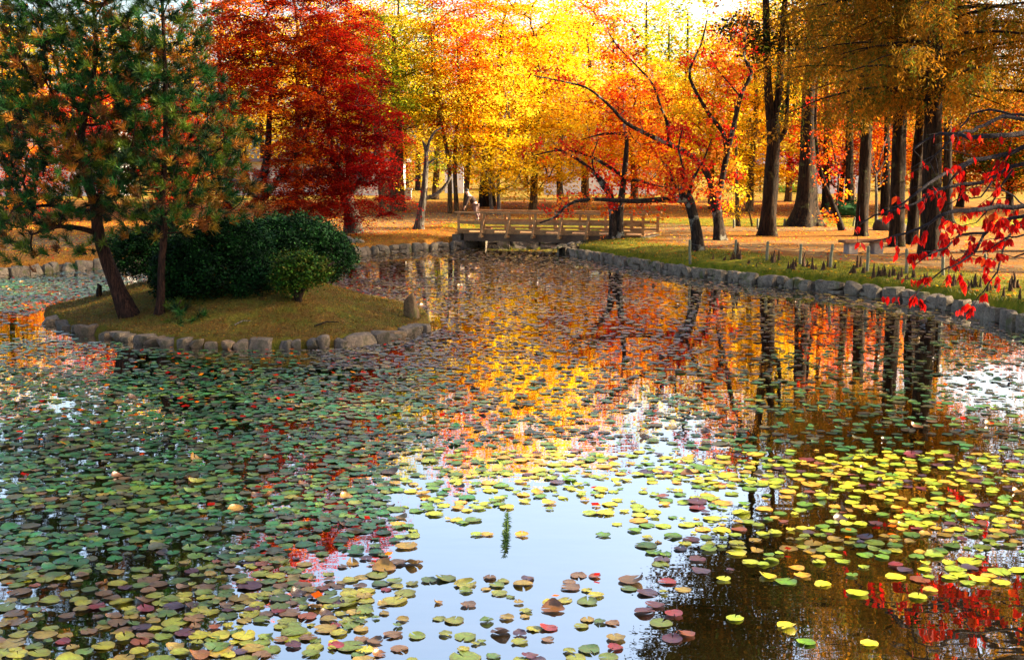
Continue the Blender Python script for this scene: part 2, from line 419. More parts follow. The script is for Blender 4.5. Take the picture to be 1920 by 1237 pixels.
# ------------------------------------------------------------------ island
isl = np.array([XY(G(88, 600)), XY(G(130, 618)), XY(G(200, 634)), XY(G(330, 650)), XY(G(430, 653)), XY(G(520, 653)), XY(G(650, 648)), XY(G(745, 633)), XY(G(800, 614)),
                (-1.75, 25.3), (-2.9, 27.6), (-5.0, 28.9), (-7.6, 28.8), (-9.4, 27.4), (-9.95, 26.0)])
def smooth_poly(p, n):
    P_ = []
    m_ = len(p)
    for i in range(m_):
        a, b, c, d = p[i - 1], p[i], p[(i + 1) % m_], p[(i + 2) % m_]
        for k in range(n):
            t_ = k / n; P_.append(.5 * (2 * b + (c - a) * t_ + (2 * a - 5 * b + 4 * c - d) * t_ ** 2 + (3 * b - a - 3 * c + d) * t_ ** 3))
    return np.array(P_)
isl_s = smooth_poly(isl, 8)
def isl_z(x, y):
    q = np.column_stack([np.atleast_1d(x), np.atleast_1d(y)]); s = -poly_sd(q, isl_s)
    return -.5 + .66 * sst(-.12, .12, s) + .56 * sst(.0, 2.6, s) + .02 * sinn(q[:, 0], q[:, 1], 8, 3)
ix = np.arange(-10.6, -.9, .09); iy = np.arange(20.2, 29.6, .09)
X, Y = np.meshgrid(ix, iy, indexing='ij'); Zi = isl_z(X.ravel(), Y.ravel())
I, J = np.meshgrid(np.arange(len(ix) - 1), np.arange(len(iy) - 1), indexing='ij'); q = (I * len(iy) + J).ravel()
m, t, out = newmat('island_turf')
n_mid = noise(t, 2.2, 6, .7); n_fine = noise(t, 30, 5, .75); n_b = noise(t, 1.1, 3, .5)
c1 = ramp(t, n_fine, [(.3, (.03, .014, .005)), (.5, (.11, .055, .010)), (.7, (.20, .11, .016))])
c2 = ramp(t, n_fine, [(.3, (.03, .04, .005)), (.7, (.15, .13, .010))])
c = mixc(t, ramp(t, n_mid, [(.42, (0, 0, 0)), (.6, (1, 1, 1))]), c1, c2)
p = N(t, 'ShaderNodeBsdfPrincipled', Roughness=.95); p.inputs['Specular IOR Level'].default_value = .1
t.links.new(c, p.inputs['Base Color']); t.links.new(bump(t, n_fine, 1, .04), p.inputs['Normal']); t.links.new(p.outputs[0], out.inputs[0])
TURF = m
tag(mesh_obj('island_ground', np.column_stack([X.ravel(), Y.ravel(), Zi]), [np.stack([q, q + len(iy), q + len(iy) + 1, q + 1], 1)], TURF, None, None, True), kind='structure')

rng = np.random.default_rng(5)
# edging stones: photograph columns and widths (px), from the left tip to the right tip
est = [(98, 24), (122, 26), (148, 26), (172, 26), (196, 28), (222, 30), (250, 24), (272, 28), (296, 26), (320, 24), (350, 26), (376, 22), (398, 30), (426, 22), (448, 28), (488, 48), (528, 22), (552, 26), (578, 24), (602, 28),
       (632, 20), (664, 56), (704, 18), (720, 20), (738, 24), (756, 22), (772, 20), (788, 22)]
ordn = ['first', 'second', 'third', 'fourth', 'fifth', 'sixth', 'seventh', 'eighth', 'ninth', 'tenth', 'eleventh', 'twelfth', 'thirteenth', 'fourteenth', 'fifteenth', 'sixteenth', 'seventeenth', 'eighteenth', 'nineteenth', 'twentieth', 'twenty-first', 'twenty-second', 'twenty-third', 'twenty-fourth', 'twenty-fifth', 'twenty-sixth', 'twenty-seventh', 'twenty-eighth', 'twenty-ninth']
near = isl_s[:8 * 8 + 4]
nu, nv = project(np.column_stack([near, np.zeros(len(near))]))
isl_tint = [(1, .96, .9), (1.25, 1.1, .9), (.8, .8, .82), (1.35, 1.05, .72), (1.05, 1.05, 1.05)]
for i, (u, w) in enumerate(est):
    j = int(np.argmin(np.abs(nu - u) + 1000 * (np.arange(len(near)) > 66)))
    p0 = near[j]; wm = w / FPX * p0[1] * .52; hm = rng.uniform(.10, .155) if w < 40 else .18; w = w * rng.uniform(.92, 1.12) if w < 40 else w
    j2 = min(j + 1, len(near) - 1); tt = near[j2] - near[max(0, j - 1)]; ang = math.atan2(tt[1], tt[0])
    Vr, Fr = rock(rng, wm * 1.10 / max(.5, abs(math.cos(ang))), .25, hm * rng.uniform(.85, 1.1), rng.uniform(.42, .68), .10)
    til = rng.normal(0, .12)
    R = np.array([[math.cos(til), 0, -math.sin(til)], [0, 1, 0], [math.sin(til), 0, math.cos(til)]]); Vr = Vr @ R.T
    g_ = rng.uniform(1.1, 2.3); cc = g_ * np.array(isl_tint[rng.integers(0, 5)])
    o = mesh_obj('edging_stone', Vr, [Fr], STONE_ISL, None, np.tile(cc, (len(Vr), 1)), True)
    o.location = (p0[0], p0[1] + .10 + rng.uniform(-.05, .05), .04 + rng.uniform(-.02, .02)); o.rotation_euler = (rng.normal(0, .05), 0, ang)
    k = len(est) - i
    lab = f"grey brown edging stone at the island's waterline, {ordn[k-1]} from the right tip"
    if w == 56: lab = 'largest pale rounded boulder of the island edging, near its right end'
    if w == 48: lab = 'widest flat-topped edging stone at the middle of the island front'
    tag(o, lab, 'stone', 'stones edging the island')
pr = P(771, 592, 23.4)
Vr, Fr = rock(rng, .17, .15, .42, .35, .12, 9); Vr[:, 0] *= 1 - .35 * np.clip(Vr[:, 2] / .42, 0, 1)
o = mesh_obj('standing_rock', Vr, [Fr], STONE_RED, None, np.ones((len(Vr), 3)), True); o.location = (pr.x, 23.6, .28); o.rotation_euler = (0, -.12, .4)
tag(o, 'upright rust-brown rock standing at the right tip of the island', 'rock')
for (u, v, s_, lb) in [(649, 452, .24, 'pale rounded rock on the far bank left of the grey stump-like trunk base'), (668, 455, .20, 'smaller white rock on the far bank beside the pale rounded one')]:
    b0 = base(u, v); Vr, Fr = rock(rng, s_ * 1.4, s_, s_ * .6, .4, .08)
    o = mesh_obj('bank_rock', Vr, [Fr], STONE, None, np.full((len(Vr), 3), 1.4), True); o.location = b0 + Vector((0, 0, .04)); tag(o, lb, 'rock')

# ------------------------------------------------------------------ vegetation
YEL = [(.88, .62, .014), (.90, .68, .035), (.84, .50, .007)]
GOLD = [(.86, .50, .008), (.84, .38, .005), (.88, .58, .02)]
ORG = [(.72, .13, .004), (.80, .22, .006), (.60, .06, .004), (.82, .32, .01)]
YG = [(.34, .36, .010), (.60, .48, .015), (.16, .22, .010)]
GRN = [(.07, .14, .012), (.18, .22, .015), (.04, .09, .010)]
RED = [(.62, .018, .004), (.66, .055, .005), (.42, .010, .004)]
CRIM = [(.30, .004, .004), (.40, .008, .005), (.14, .003, .003), (.50, .018, .005)]
VERM = [(.55, .040, .004), (.66, .09, .005), (.22, .010, .004), (.42, .022, .004), (.70, .15, .006), (.12, .010, .004)]
OLIVE = [(.30, .13, .008), (.46, .19, .010), (.10, .11, .010), (.22, .12, .008)]

def leaves(cen, n, sig, size, pal, rng, flat=.6, droop=0.0, w=.45, jit=.25, cidx=None, dome=0.0):
    """cen (k,3) cluster centres -> one array of little rhombic leaves"""
    k = len(cen); tot = k * n
    ci = np.repeat(np.arange(k), n)
    o_ = rng.normal(size=(tot, 3)) * np.array(sig); sc_ = rng.uniform(.6, 1.35, k)[ci][:, None]; o_ = o_ * sc_
    if dome: o_[:, 2] -= dome * (o_[:, 0] ** 2 + o_[:, 1] ** 2)
    c = cen[ci] + o_
    nrm = rng.normal(size=(tot, 3)); nrm[:, 2] = np.abs(nrm[:, 2]) + flat * 1.8; nrm /= np.linalg.norm(nrm, axis=1)[:, None]
    a = rng.normal(size=(tot, 3)); a[:, 2] -= droop; a -= nrm * (a * nrm).sum(1)[:, None]; a /= np.linalg.norm(a, axis=1)[:, None] + 1e-9
    b = np.cross(nrm, a)
    L = size * rng.uniform(.65, 1.25, tot)[:, None] * .5; Wd = L * w * 1.6
    V = np.stack([c - a * L, c + b * Wd, c + a * L, c - b * Wd], 1).reshape(-1, 3)
    F_ = np.arange(tot * 4).reshape(-1, 4)
    pal = np.array(pal)
    if cidx is None: cidx = rng.integers(0, len(pal), k)
    pick = np.where(rng.random(tot) < .14, rng.integers(0, len(pal), tot), cidx[ci])
    C = pal[pick] * (1 + rng.uniform(-jit, jit, (tot, 1))) * (1 + rng.uniform(-.08, .08, (tot, 3)))
    cl = (1 + rng.uniform(-.32, .14, k))[ci][:, None]
    C = np.clip(C * cl, 0, 1)
    return V, F_, np.repeat(C, 4, axis=0)

def clusters_in(ells, n, mind, rng):
    """poisson-like points in a union of ellipsoids, pushed towards their shells"""
    pts = []
    vol = np.array([e[1][0] * e[1][1] * e[1][2] for e in ells]); vol = vol / vol.sum()
    tries = 0
    while len(pts) < n and tries < n * 40:
        tries += 1
        e = ells[rng.choice(len(ells), p=vol)]
        d = rng.normal(size=3); d /= np.linalg.norm(d); r = rng.random() ** .36
        p_ = np.array(e[0]) + d * r * np.array(e[1])
        if pts and np.min(np.linalg.norm(np.array(pts) - p_, axis=1)) < mind: continue
        pts.append(p_)
    return np.array(pts)

def skeleton(limbs, targets, rng, seg=.5, twig=.012, up=.12):
    """limbs: list of (points, radii) drawn explicitly; targets get joined to the nearest node by curved branches.
    returns a MB of wood"""
    mb = MB(); nodes = []; par = []; rmin = []
    for pts, rad in limbs:
        pp, rr = catmull(pts, rad, .35)
        for i, p_ in enumerate(pp): nodes.append(p_); par.append(-2); rmin.append(rr[i])
    main = len(nodes)
    NA = np.zeros((main + len(targets) * 14, 3)); NA[:main] = np.array(nodes); cnt = main
    par = list(par); 
    if len(targets):
        d0 = np.min(np.linalg.norm(targets[:, None] - NA[None, :main], axis=2), axis=1)
        for ti in np.argsort(d0):
            T_ = targets[ti]; D = np.linalg.norm(NA[:cnt] - T_, axis=1) + 1.0 * np.maximum(0, NA[:cnt, 2] - T_[2] + .1)
            j = int(np.argmin(D)); A = NA[j]; L = np.linalg.norm(T_ - A)
            if L < 1e-3: continue
            m_ = max(2, min(13, int(L / seg) + 1)); ctrl = A * .5 + T_ * .5 + np.array((0, 0, up * L)) + rng.normal(size=3) * L * .10
            prev = j
            for k in range(1, m_ + 1):
                s_ = k / m_; q_ = (1 - s_) ** 2 * A + 2 * s_ * (1 - s_) * ctrl + s_ * s_ * T_
                if k < m_: q_ = q_ + rng.normal(size=3) * .035 * L / m_ * 2
                NA[cnt] = q_; par.append(prev); prev = cnt; cnt += 1
    wt = np.zeros(cnt); haschild = np.zeros(cnt, bool)
    for i in range(main, cnt): haschild[par[i]] = True
    wt[main:][~haschild[main:]] = 1
    for i in range(cnt - 1, main - 1, -1):
        if par[i] >= main: wt[par[i]] += wt[i]
    R = twig * np.maximum(wt, 1) ** .5
    vis = np.zeros(cnt, bool)
    for i in range(cnt - 1, main - 1, -1):
        if haschild[i] or vis[i]: continue
        ch = [i]; vis[i] = True; p_ = par[i]
        while p_ >= main and not vis[p_]: ch.append(p_); vis[p_] = True; p_ = par[p_]
        st = p_; pts = [NA[k] for k in ch[::-1]]; rr = [R[k] for k in ch[::-1]]
        pts = [NA[st]] + pts; rr = [rr[0] * 1.15] + rr; rr[-1] *= .5
        V, F_ = tube(pts, rr, 5 if rr[0] > .03 else 4); mb.add(V, F_)
    return mb

def trunk_mesh(pts, rad, rng, flare=1.0, sides=16, rough=.05, seg=.28, sub=False):
    pp, rr = catmull(pts, rad, seg)
    V, F_ = tube(pp, rr, sides, rough, rng)
    if flare > 0:
        z0 = pp[0][2]; h = (V[:, 2] - z0) / (rr[0] * 3.2)
        c = pp[np.minimum(len(pp) - 1, np.arange(len(V)) // sides)]
        ang = np.arctan2(V[:, 1] - c[:, 1], V[:, 0] - c[:, 0])
        ph = rng.uniform(0, 6.28, 3)
        f = np.exp(-np.clip(h, 0, 9) * 2.2) * flare * (.75 + .45 * np.sin(ang * 3 + ph[0]) + .35 * np.sin(ang * 5 + ph[1]))
        V[:, 0] = c[:, 0] + (V[:, 0] - c[:, 0]) * (1 + f); V[:, 1] = c[:, 1] + (V[:, 1] - c[:, 1]) * (1 + f)
    return V, F_

def tree(name, label, b, limbs, ells, pal, ncl, nleaf, sig, size, seed, bark=BARK_DARK, mind=.5, flare=.5, group=None, flat=.6, droop=0.0, twig=.012,
         extra=None, up=.12, w=.45, leafmat=LEAF, cols=None, trunks=1, cat='tree', dome=0.0):
    rng = np.random.default_rng(seed); b = Vector(b); root = thing(name, label, cat, b, group); off = np.array(b)
    T_ = clusters_in(ells, ncl, mind, rng) if ncl else np.zeros((0, 3))
    if extra is not None and len(extra): T_ = np.concatenate([T_, np.array(extra)]) if len(T_) else np.array(extra)
    tb = MB()
    for i, (pts, rad) in enumerate(limbs):
        V, F_ = trunk_mesh(pts, rad, rng, flare if i < trunks else 0, 16 if i < trunks else 8, .05); tb.add(V - off, F_)
    tb.build('trunk', bark, root, True)
    br = skeleton(limbs, T_, rng, twig=twig, up=up)
    if br.n: 
        br.V = [v - off for v in br.V]; br.build('branches', bark, root, True)
    if len(T_):
        cb = MB(); ci = cols(T_, rng) if cols else None
        V, F_, C = leaves(T_, nleaf, sig, size, pal, rng, flat, droop, w, cidx=ci, dome=dome); cb.add(V - off, F_, C)
        cb.build('crown', leafmat, root)
    return root

# --- background trees --------------------------------------------------------------------------------
BG = 'autumn trees in the park beyond the pond'
def bgtree(u, v, H, hw, z0, pal, label, seed, bark=BARK_LIT, r=.2, lean=0.0, n=70, nl=150, stems=1, size=.15, name='autumn_tree', mind=.75, cy=None, spread=1.0, sig=(.44, .44, .17)):
    b = base(u, v); D = b.y; hwm = hw / FPX * D; rng = random.Random(seed)
    limbs = []
    for s_ in range(stems):
        dx = (s_ - (stems - 1) / 2) * .35; x = b.x + dx
        top = (x + lean * H * .5 + dx * 2.5, D + rng.uniform(-.3, .3), b.z + (H - b.z) * .72)
        m1 = (x + rng.uniform(-.15, .15) + dx * .5, D, b.z + H * .2); m2 = (x + lean * H * .25 + rng.uniform(-.35, .35) + dx * 1.5, D, b.z + H * .45)
        limbs.append(([(x, D, b.z - .15), m1, m2, top], [r, r * .82, r * .55, r * .2]))
    cz = (z0 + H) / 2; hz = (H - z0) / 2; cx = b.x + lean * H * .35
    ells = [((cx, D, cz), (hwm, hwm * .9, hz)), ((cx + hwm * .35, D - .4, cz - hz * .45), (hwm * .7, hwm * .7, hz * .45)), ((cx - hwm * .4, D + .3, cz - hz * .3), (hwm * .65, hwm * .7, hz * .45))]
    return tree(name, label, b, limbs, ells, pal, n, nl, sig, size, seed, bark, mind, .35, BG, trunks=stems, twig=.019)
bgtree(742, 395, 13.5, 90, 3.6, YG + YEL, 'tall yellow-green tree with a flared pale trunk behind the crimson maple', 21, r=.42, n=110)
bgtree(721, 404, 10.5, 45, 5.0, YG, 'pale lit trunk in front of the flared one, right of the crimson maple', 22, r=.26, n=40)
bgtree(816, 374, 13.5, 75, 2.2, YG + YEL, 'yellow-green tree behind the bare grey tree by the bridge', 23, r=.22, n=95)
bgtree(857, 400, 13.4, 62, 3.0, ORG + YEL, 'orange and yellow tree with several slender stems left of the bridge', 24, r=.12, stems=3, n=95)
bgtree(912, 386, 14.2, 75, 2.8, ORG + GOLD, 'orange-topped tree with a dark leaning trunk behind the bridge', 25, BARK_DARK, r=.40, lean=.12, n=110)
bgtree(930, 402, 9.0, 72, 1.7, YEL, 'lemon yellow small maple with pale forked stem behind the bridge rail', 26, BARK_PALE, r=.10, stems=2, n=95, size=.13)
bgtree(1000, 394, 13.4, 80, 1.5, YEL + GOLD, 'dense lemon yellow tree above the middle of the bridge', 27, r=.2, n=130)
bgtree(1052, 388, 11.0, 75, 1.7, GOLD + YEL, 'golden tree with bright twigs in front of the white wall', 28, BARK_PALE, r=.18, n=100)
bgtree(1098, 380, 14.2, 85, 2.6, ORG + GOLD, 'tall orange tree behind the twin-trunked tree at the bridge', 29, r=.25, n=120)
bgtree(1190, 382, 9.0, 80, 1.8, GOLD + ORG, 'amber tree behind the right end of the bridge', 30, r=.22, n=110)
bgtree(1262, 372, 9.2, 80, 2.0, YG + YEL, 'tall lime yellow tree behind the leaning cherry', 31, r=.25, n=100)
bgtree(1335, 392, 9.8, 85, 2.0, YEL + GOLD, 'bright yellow tree behind the forked cherry', 32, r=.2, n=130)
bgtree(1405, 396, 12.0, 75, 1.6, GOLD + YEL, 'golden yellow tree left of the thick forked trunk', 33, r=.2, n=120)
bgtree(1478, 378, 12.5, 65, 4.2, GOLD + YG, 'tall golden tree behind the thick forked trunk and the red maple', 34, r=.2, n=90)
bgtree(1500, 388, 6.2, 62, 2.0, RED, 'low scarlet maple left of the huge flared trunk', 35, BARK_DARK, r=.14, n=85, size=.12, name='maple_tree')
bgtree(1572, 392, 7.2, 70, 2.2, RED + ORG, 'scarlet and orange maple right of the huge flared trunk', 36, BARK_DARK, r=.15, n=95, size=.12, name='maple_tree')
bgtree(1598, 374, 13.5, 75, 4.5, ORG + GOLD, 'tall orange tree far behind the thin dark conifer trunk', 37, r=.22, n=95)
bgtree(1655, 396, 7.6, 62, 2.2, RED + ORG, 'red-orange maple between the two straight dark trunks', 38, BARK_DARK, r=.12, n=85, size=.12, name='maple_tree')
bgtree(1712, 378, 9.0, 65, 3.0, ORG + GOLD, 'orange tree behind the biggest dark trunk', 39, r=.2, n=85)
bgtree(1800, 388, 8.0, 85, 2.0, GRN + YG + ORG, 'green and orange tree right of the biggest dark trunk', 40, BARK_DARK, r=.2, n=120)
bgtree(1893, 392, 7.4, 85, 1.8, ORG + GRN, 'rust and green tree at the right edge behind the red branches', 41, BARK_DARK, r=.2, n=110)
bgtree(2010, 398, 8.0, 90, 1.8, GRN + ORG, 'dull green tree just outside the right edge', 42, BARK_DARK, r=.2, n=70)
bgtree(655, 385, 15, 85, 4.2, YEL + ORG, 'amber and yellow tree above the crimson maple', 43, r=.25, n=95)
bgtree(560, 380, 17, 85, 4.0, ORG + YEL, 'orange tree far behind the vermilion maple', 44, r=.25, n=70)
bgtree(430, 392, 15, 85, 3.4, VERM + ORG, 'vermilion tree far behind the thin island pine', 45, BARK_DARK, r=.2, n=75)
bgtree(300, 398, 12, 75, 3.6, ORG + YEL, 'orange tree far behind the island pines', 46, BARK_DARK, r=.2, n=60)
bgtree(190, 405, 8.0, 90, 1.9, RED + CRIM, 'dark red maple on the far bank behind the leaning pine', 47, BARK_DARK, r=.16, n=110, size=.13, name='maple_tree')
bgtree(65, 415, 4.2, 60, 1.2, ORG + RED, 'small bright orange maple on the far bank at the left edge', 48, BARK_DARK, r=.12, n=70, size=.12, name='maple_tree')
bgtree(20, 392, 10.5, 95, 3.6, YG + ORG, 'tall yellow-green tree far away at the left edge', 49, BARK_DARK, r=.22, n=75)
bgtree(-90, 405, 9.0, 90, 1.8, YG + GRN, 'green tree just outside the left edge', 50, BARK_DARK, r=.2, n=60)
bgtree(330, 412, 6.5, 60, 1.4, RED, 'low red maple seen between the two island pines', 51, BARK_DARK, r=.13, n=80, size=.12, name='maple_tree')

# far wood closing the view behind the wall
rng = np.random.default_rng(77)
cb = MB(); tb = MB()
for i in range(46):
    x = -62 + i * 2.9 + rng.uniform(-1, 1); y = 104 + rng.uniform(-6, 12); H = rng.uniform(14, 18) if x < 30 else rng.uniform(10, 15)
    if 2 < x < 19: H = rng.uniform(17, 20)
    if x > 33: H *= .6
    pal = [YG + YEL, ORG + GOLD, GOLD, YEL][int(rng.integers(0, 4))] if not 6 < x < 18 else YG + YEL
    T_ = clusters_in([((x, y, 1.5 + H / 2), (2.7, 2.2, H / 2))], 52, .9, rng)
    V, F_, C = leaves(T_, 80, (.7, .7, .55), .32, pal, rng); cb.add(V, F_, C)
    V, F_ = tube([(x, y, .8), (x + rng.uniform(-.3, .3), y, H * .45), (x, y, H * .85)], [.25, .18, .06], 7); tb.add(V, F_)
wd = tag(cb.build('far_woodland', LEAF), 'distant mass of yellow and orange woodland behind the white wall', 'woodland', kind='stuff')
tb.build('trunks', BARK_DARK, wd)

# --- crimson and vermilion maples on the far left bank ------------------------------------------------
b = base(665, 436); D = b.y
def pxe(u, v, D, hu, hv, hd):   # ellipsoid from photograph extents
    c = P(u, v, D); return (tuple(c), (hu / FPX * D, hd, hv / FPX * D))
limbs = [([P(665, 440, D), P(660, 405, D), P(650, 370, D), P(632, 320, D + .2), P(618, 260, D), P(612, 190, D)], [.36, .30, .26, .18, .12, .05]),
         ([P(650, 370, D), P(690, 320, D - .3), P(712, 260, D - .4)], [.17, .10, .04]), ([P(640, 345, D), P(590, 300, D - .3), P(560, 230, D - .4)], [.16, .10, .04])]
tree('maple_tree', 'large crimson maple with layered branches on the far left bank', b, limbs,
     [pxe(640, 200, D, 90, 170, 2.4), pxe(690, 250, D - .6, 68, 80, 1.8), pxe(672, 352, D - 1.1, 88, 66, 2.0), pxe(585, 330, D - .6, 75, 85, 1.8), pxe(645, 60, D, 62, 90, 1.6), pxe(610, -50, D, 85, 80, 1.8), pxe(650, -140, D, 70, 60, 1.5)],
     CRIM, 310, 330, (.38, .38, .055), .10, 61, BARK_PALE, .40, .35, flat=1.2, dome=.75, twig=.010, up=.05)
b = base(489, 442); D = b.y
limbs = [([P(489, 445, D), P(488, 400, D), P(486, 360, D), P(500, 300, D), P(505, 220, D), P(510, 120, D)], [.27, .22, .20, .15, .10, .05]),
         ([P(487, 380, D), P(520, 340, D - .3), P(565, 270, D - .5), P(590, 200, D - .5)], [.13, .11, .07, .03]), ([P(487, 385, D), P(462, 330, D - .2), P(440, 250, D - .3), P(430, 150, D)], [.13, .10, .06, .03])]
tree('maple_tree', 'large vermilion maple behind the island shrubs, its trunk mottled grey', b, limbs,
     [pxe(510, 110, D, 110, 150, 2.6), pxe(540, 230, D - .6, 75, 120, 1.6), pxe(450, 60, D, 70, 90, 1.6), pxe(545, 350, D - .9, 90, 60, 1.6), pxe(400, 330, D - .5, 80, 60, 1.4), pxe(420, 200, D - .3, 50, 90, 1.4), pxe(600, 60, D, 70, 80, 1.6), pxe(520, -90, D, 110, 90, 2.2), pxe(500, -200, D, 85, 70, 2.0)],
     VERM, 310, 330, (.38, .38, .055), .10, 62, BARK_CHERRY, .40, .35, flat=1.2, dome=.75, twig=.010, up=.05)

# --- bare grey tree left of the bridge ----------------------------------------------------------------
b = base(785, 430); D = b.y
limbs = [([P(785, 432, D), P(789, 400, D), P(794, 370, D), P(798, 320, D), P(799, 285, D), P(793, 265, D)], [.19, .16, .15, .11, .08, .05]),
         ([P(799, 288, D), P(806, 262, D), P(816, 246, D), P(828, 240, D)], [.08, .06, .045, .03]), ([P(794, 372, D), P(812, 368, D), P(832, 352, D), P(845, 332, D)], [.10, .08, .07, .05]),
         ([P(799, 310, D), P(812, 300, D), P(832, 297, D)], [.05, .035, .015]), ([P(797, 325, D), P(780, 335, D), P(752, 350, D)], [.04, .03, .012])]
tree('bare_tree', 'nearly leafless grey tree with lopped forked limbs left of the bridge', b, limbs, [], YEL, 0, 40, (.2, .2, .1), .10, 63, BARK_PALE, .3, .35, extra=[P(770, 330, D), P(756, 352, D), P(745, 338, D), P(840, 300, D)], twig=.012)

# --- cherry trees at the bridge -----------------------------------------------------------------------
def twigs_along(limb_px, D, n, spread, rng, dy=.8):
    out = []
    for _ in range(n):
        pl = limb_px[rng.integers(0, len(limb_px))]; k = rng.integers(1, len(pl)); s_ = rng.random()
        u = pl[k - 1][0] * (1 - s_) + pl[k][0] * s_; v = pl[k - 1][1] * (1 - s_) + pl[k][1] * s_
        out.append(np.array(P(u + rng.normal(0, spread), v + rng.normal(-4, spread), D + rng.normal(0, dy))))
    return out
def pxtree(name, label, bu, bv, limbs_px, rads, outer, n, spread, pal, nl, seed, bark, size=.11, sig=(.16, .16, .13), trunks=1, D=None, droop=.8, flare=.45, ells=None, ncl=0, dy=.8):
    rng = np.random.default_rng(seed); b = base(bu, bv) if D is None else Vector((P(bu, bv, D)))
    D = b.y; limbs = []
    for k, pl in enumerate(limbs_px):
        r0, r1 = rads[k]; m_ = len(pl); dd = 0; pts = []
        for i, q_ in enumerate(pl):
            pts.append(P(q_[0], q_[1], D + (q_[2] if len(q_) > 2 else 0)))
        limbs.append((pts, [r0 + (r1 - r0) * (i / (m_ - 1)) ** .8 for i in range(m_)]))
    ext = twigs_along([limbs_px[i] for i in outer], D, n, spread, rng, dy)
    return tree(name, label, b, limbs, ells or [], pal, ncl, nl, sig, size, seed, bark, .4, flare, None, flat=.1, droop=droop, twig=.008, extra=ext, trunks=trunks, up=.05, w=.55)
HIGH = [(.02, .035, .006), (.04, .045, .008), (.09, .05, .008), (.012, .025, .005), (.15, .07, .01)]
RO = [(.75, .03, .01), (.80, .10, .01), (.85, .25, .02), (.65, .02, .01)]
pxtree('cherry_tree', 'leaning cherry tree with lichen-spotted trunk and a long level branch over the bridge', 1308, 470,
       [[(1308, 474), (1307, 440), (1299, 402), (1290, 372), (1278, 360)], [(1291, 374), (1265, 375, -.3), (1238, 374, -.5), (1205, 377, -.7), (1170, 377, -.9), (1112, 374, -1.1), (1078, 378, -1.3), (1058, 389, -1.4), (1044, 406, -1.5), (1012, 418, -1.6)],
        [(1290, 370), (1300, 335), (1318, 303), (1334, 262)], [(1278, 362), (1262, 345), (1256, 318), (1240, 300)], [(1278, 360), (1282, 320), (1272, 280), (1280, 240)]],
       [(.20, .14), (.10, .025), (.06, .02), (.06, .02), (.05, .02)], [1, 1, 2, 3, 4], 85, 13, RO, 26, 71, BARK_CHERRY)
pxtree('cherry_tree', 'forked cherry tree with sinuous upright limbs and an arching limb to the left', 1348, 450,
       [[(1349, 454), (1347, 420), (1342, 382)], [(1342, 384), (1332, 340), (1312, 306), (1285, 285), (1250, 268, -.4), (1210, 250, -.7), (1173, 230, -1), (1150, 205, -1.1), (1136, 192, -1.2), (1100, 165, -1.4), (1050, 152, -1.6), (1000, 142, -1.8)],
        [(1342, 384), (1352, 345), (1363, 290), (1375, 240), (1389, 180), (1409, 136), (1395, 109), (1397, 68), (1404, 30)], [(1364, 288), (1356, 250), (1330, 215), (1300, 163), (1293, 132), (1314, 85), (1325, 40)],
        [(1256, 272, -.4), (1250, 228, -.5), (1240, 205, -.5), (1225, 160, -.4), (1190, 120, -.2), (1160, 90), (1140, 60)], [(1388, 182), (1370, 160), (1345, 130), (1330, 100)]],
       [(.21, .18), (.13, .02), (.14, .03), (.10, .025), (.07, .015), (.04, .015)], [1, 1, 2, 3, 4, 5], 190, 15, RO + [(.85, .35, .03)], 24, 72, BARK_CHERRY)
pxtree('twin_trunk_tree', 'twin-trunked tree in front of the bridge, one trunk dark and one pale', 1156, 443,
       [[(1152, 446), (1150, 410), (1146, 375), (1138, 352), (1118, 328), (1085, 300), (1040, 278)], [(1160, 446), (1162, 400), (1168, 350), (1173, 300), (1175, 262), (1170, 232)],
        [(1167, 330), (1120, 300), (1080, 285), (1040, 283), (1000, 292)], [(1167, 332), (1200, 340), (1230, 348), (1268, 354)], [(1173, 252), (1143, 250), (1119, 254), (1090, 262)], [(1146, 372), (1122, 340), (1110, 300), (1122, 262)]],
       [(.19, .03), (.17, .05), (.07, .02), (.08, .02), (.07, .015), (.05, .015)], [0, 2, 3, 4, 5], 70, 14, RO + ORG, 26, 73, BARK_CHERRY, trunks=2, D=45.3)

# --- thick trees of the right bank --------------------------------------------------------------------
pxtree('forked_tree', 'thick mossy tree forking halfway up, behind the path and right of the cherries', 1440, 442,
       [[(1441, 446), (1442, 400), (1447, 330), (1450, 270), (1448, 225)], [(1446, 232), (1441, 180), (1438, 100), (1436, 0), (1430, -120), (1425, -220)], [(1450, 228), (1460, 180), (1465, 100), (1472, 0), (1490, -150)],
        [(1456, 268), (1472, 245), (1477, 180), (1479, 110), (1476, 40)], [(1438, 95), (1415, 80), (1370, 60)]],
       [(.30, .24), (.19, .10), (.17, .08), (.11, .04), (.05, .02)], [3, 4], 22, 18, HIGH, 110, 81, BARK_RED, size=.13, sig=(.35, .35, .25), flare=.5,
       ells=[pxe(1400, -230, 44, 150, 110, 3.6), pxe(1350, -330, 42, 110, 90, 3.0), pxe(1480, -170, 45, 110, 110, 3.0), pxe(1450, -430, 44, 170, 120, 3.4)], ncl=470)
pxtree('flared_tree', 'huge tree with a widely flared buttressed base, its right side lit', 1510, 424,
       [[(1508, 428), (1510, 390), (1513, 330), (1516, 220), (1520, 100), (1524, 0), (1528, -150)], [(1522, 428), (1525, 380), (1524, 310), (1523, 262)], [(1519, 105), (1540, 80), (1550, 40), (1548, -40)]],
       [(.48, .18), (.26, .10), (.12, .04)], [2], 25, 25, HIGH, 110, 82, BARK_RED, size=.13, sig=(.35, .35, .25), flare=1.1, trunks=2,
       ells=[pxe(1530, -190, 52, 120, 110, 3.4), pxe(1600, -240, 52, 100, 100, 3)], ncl=200)
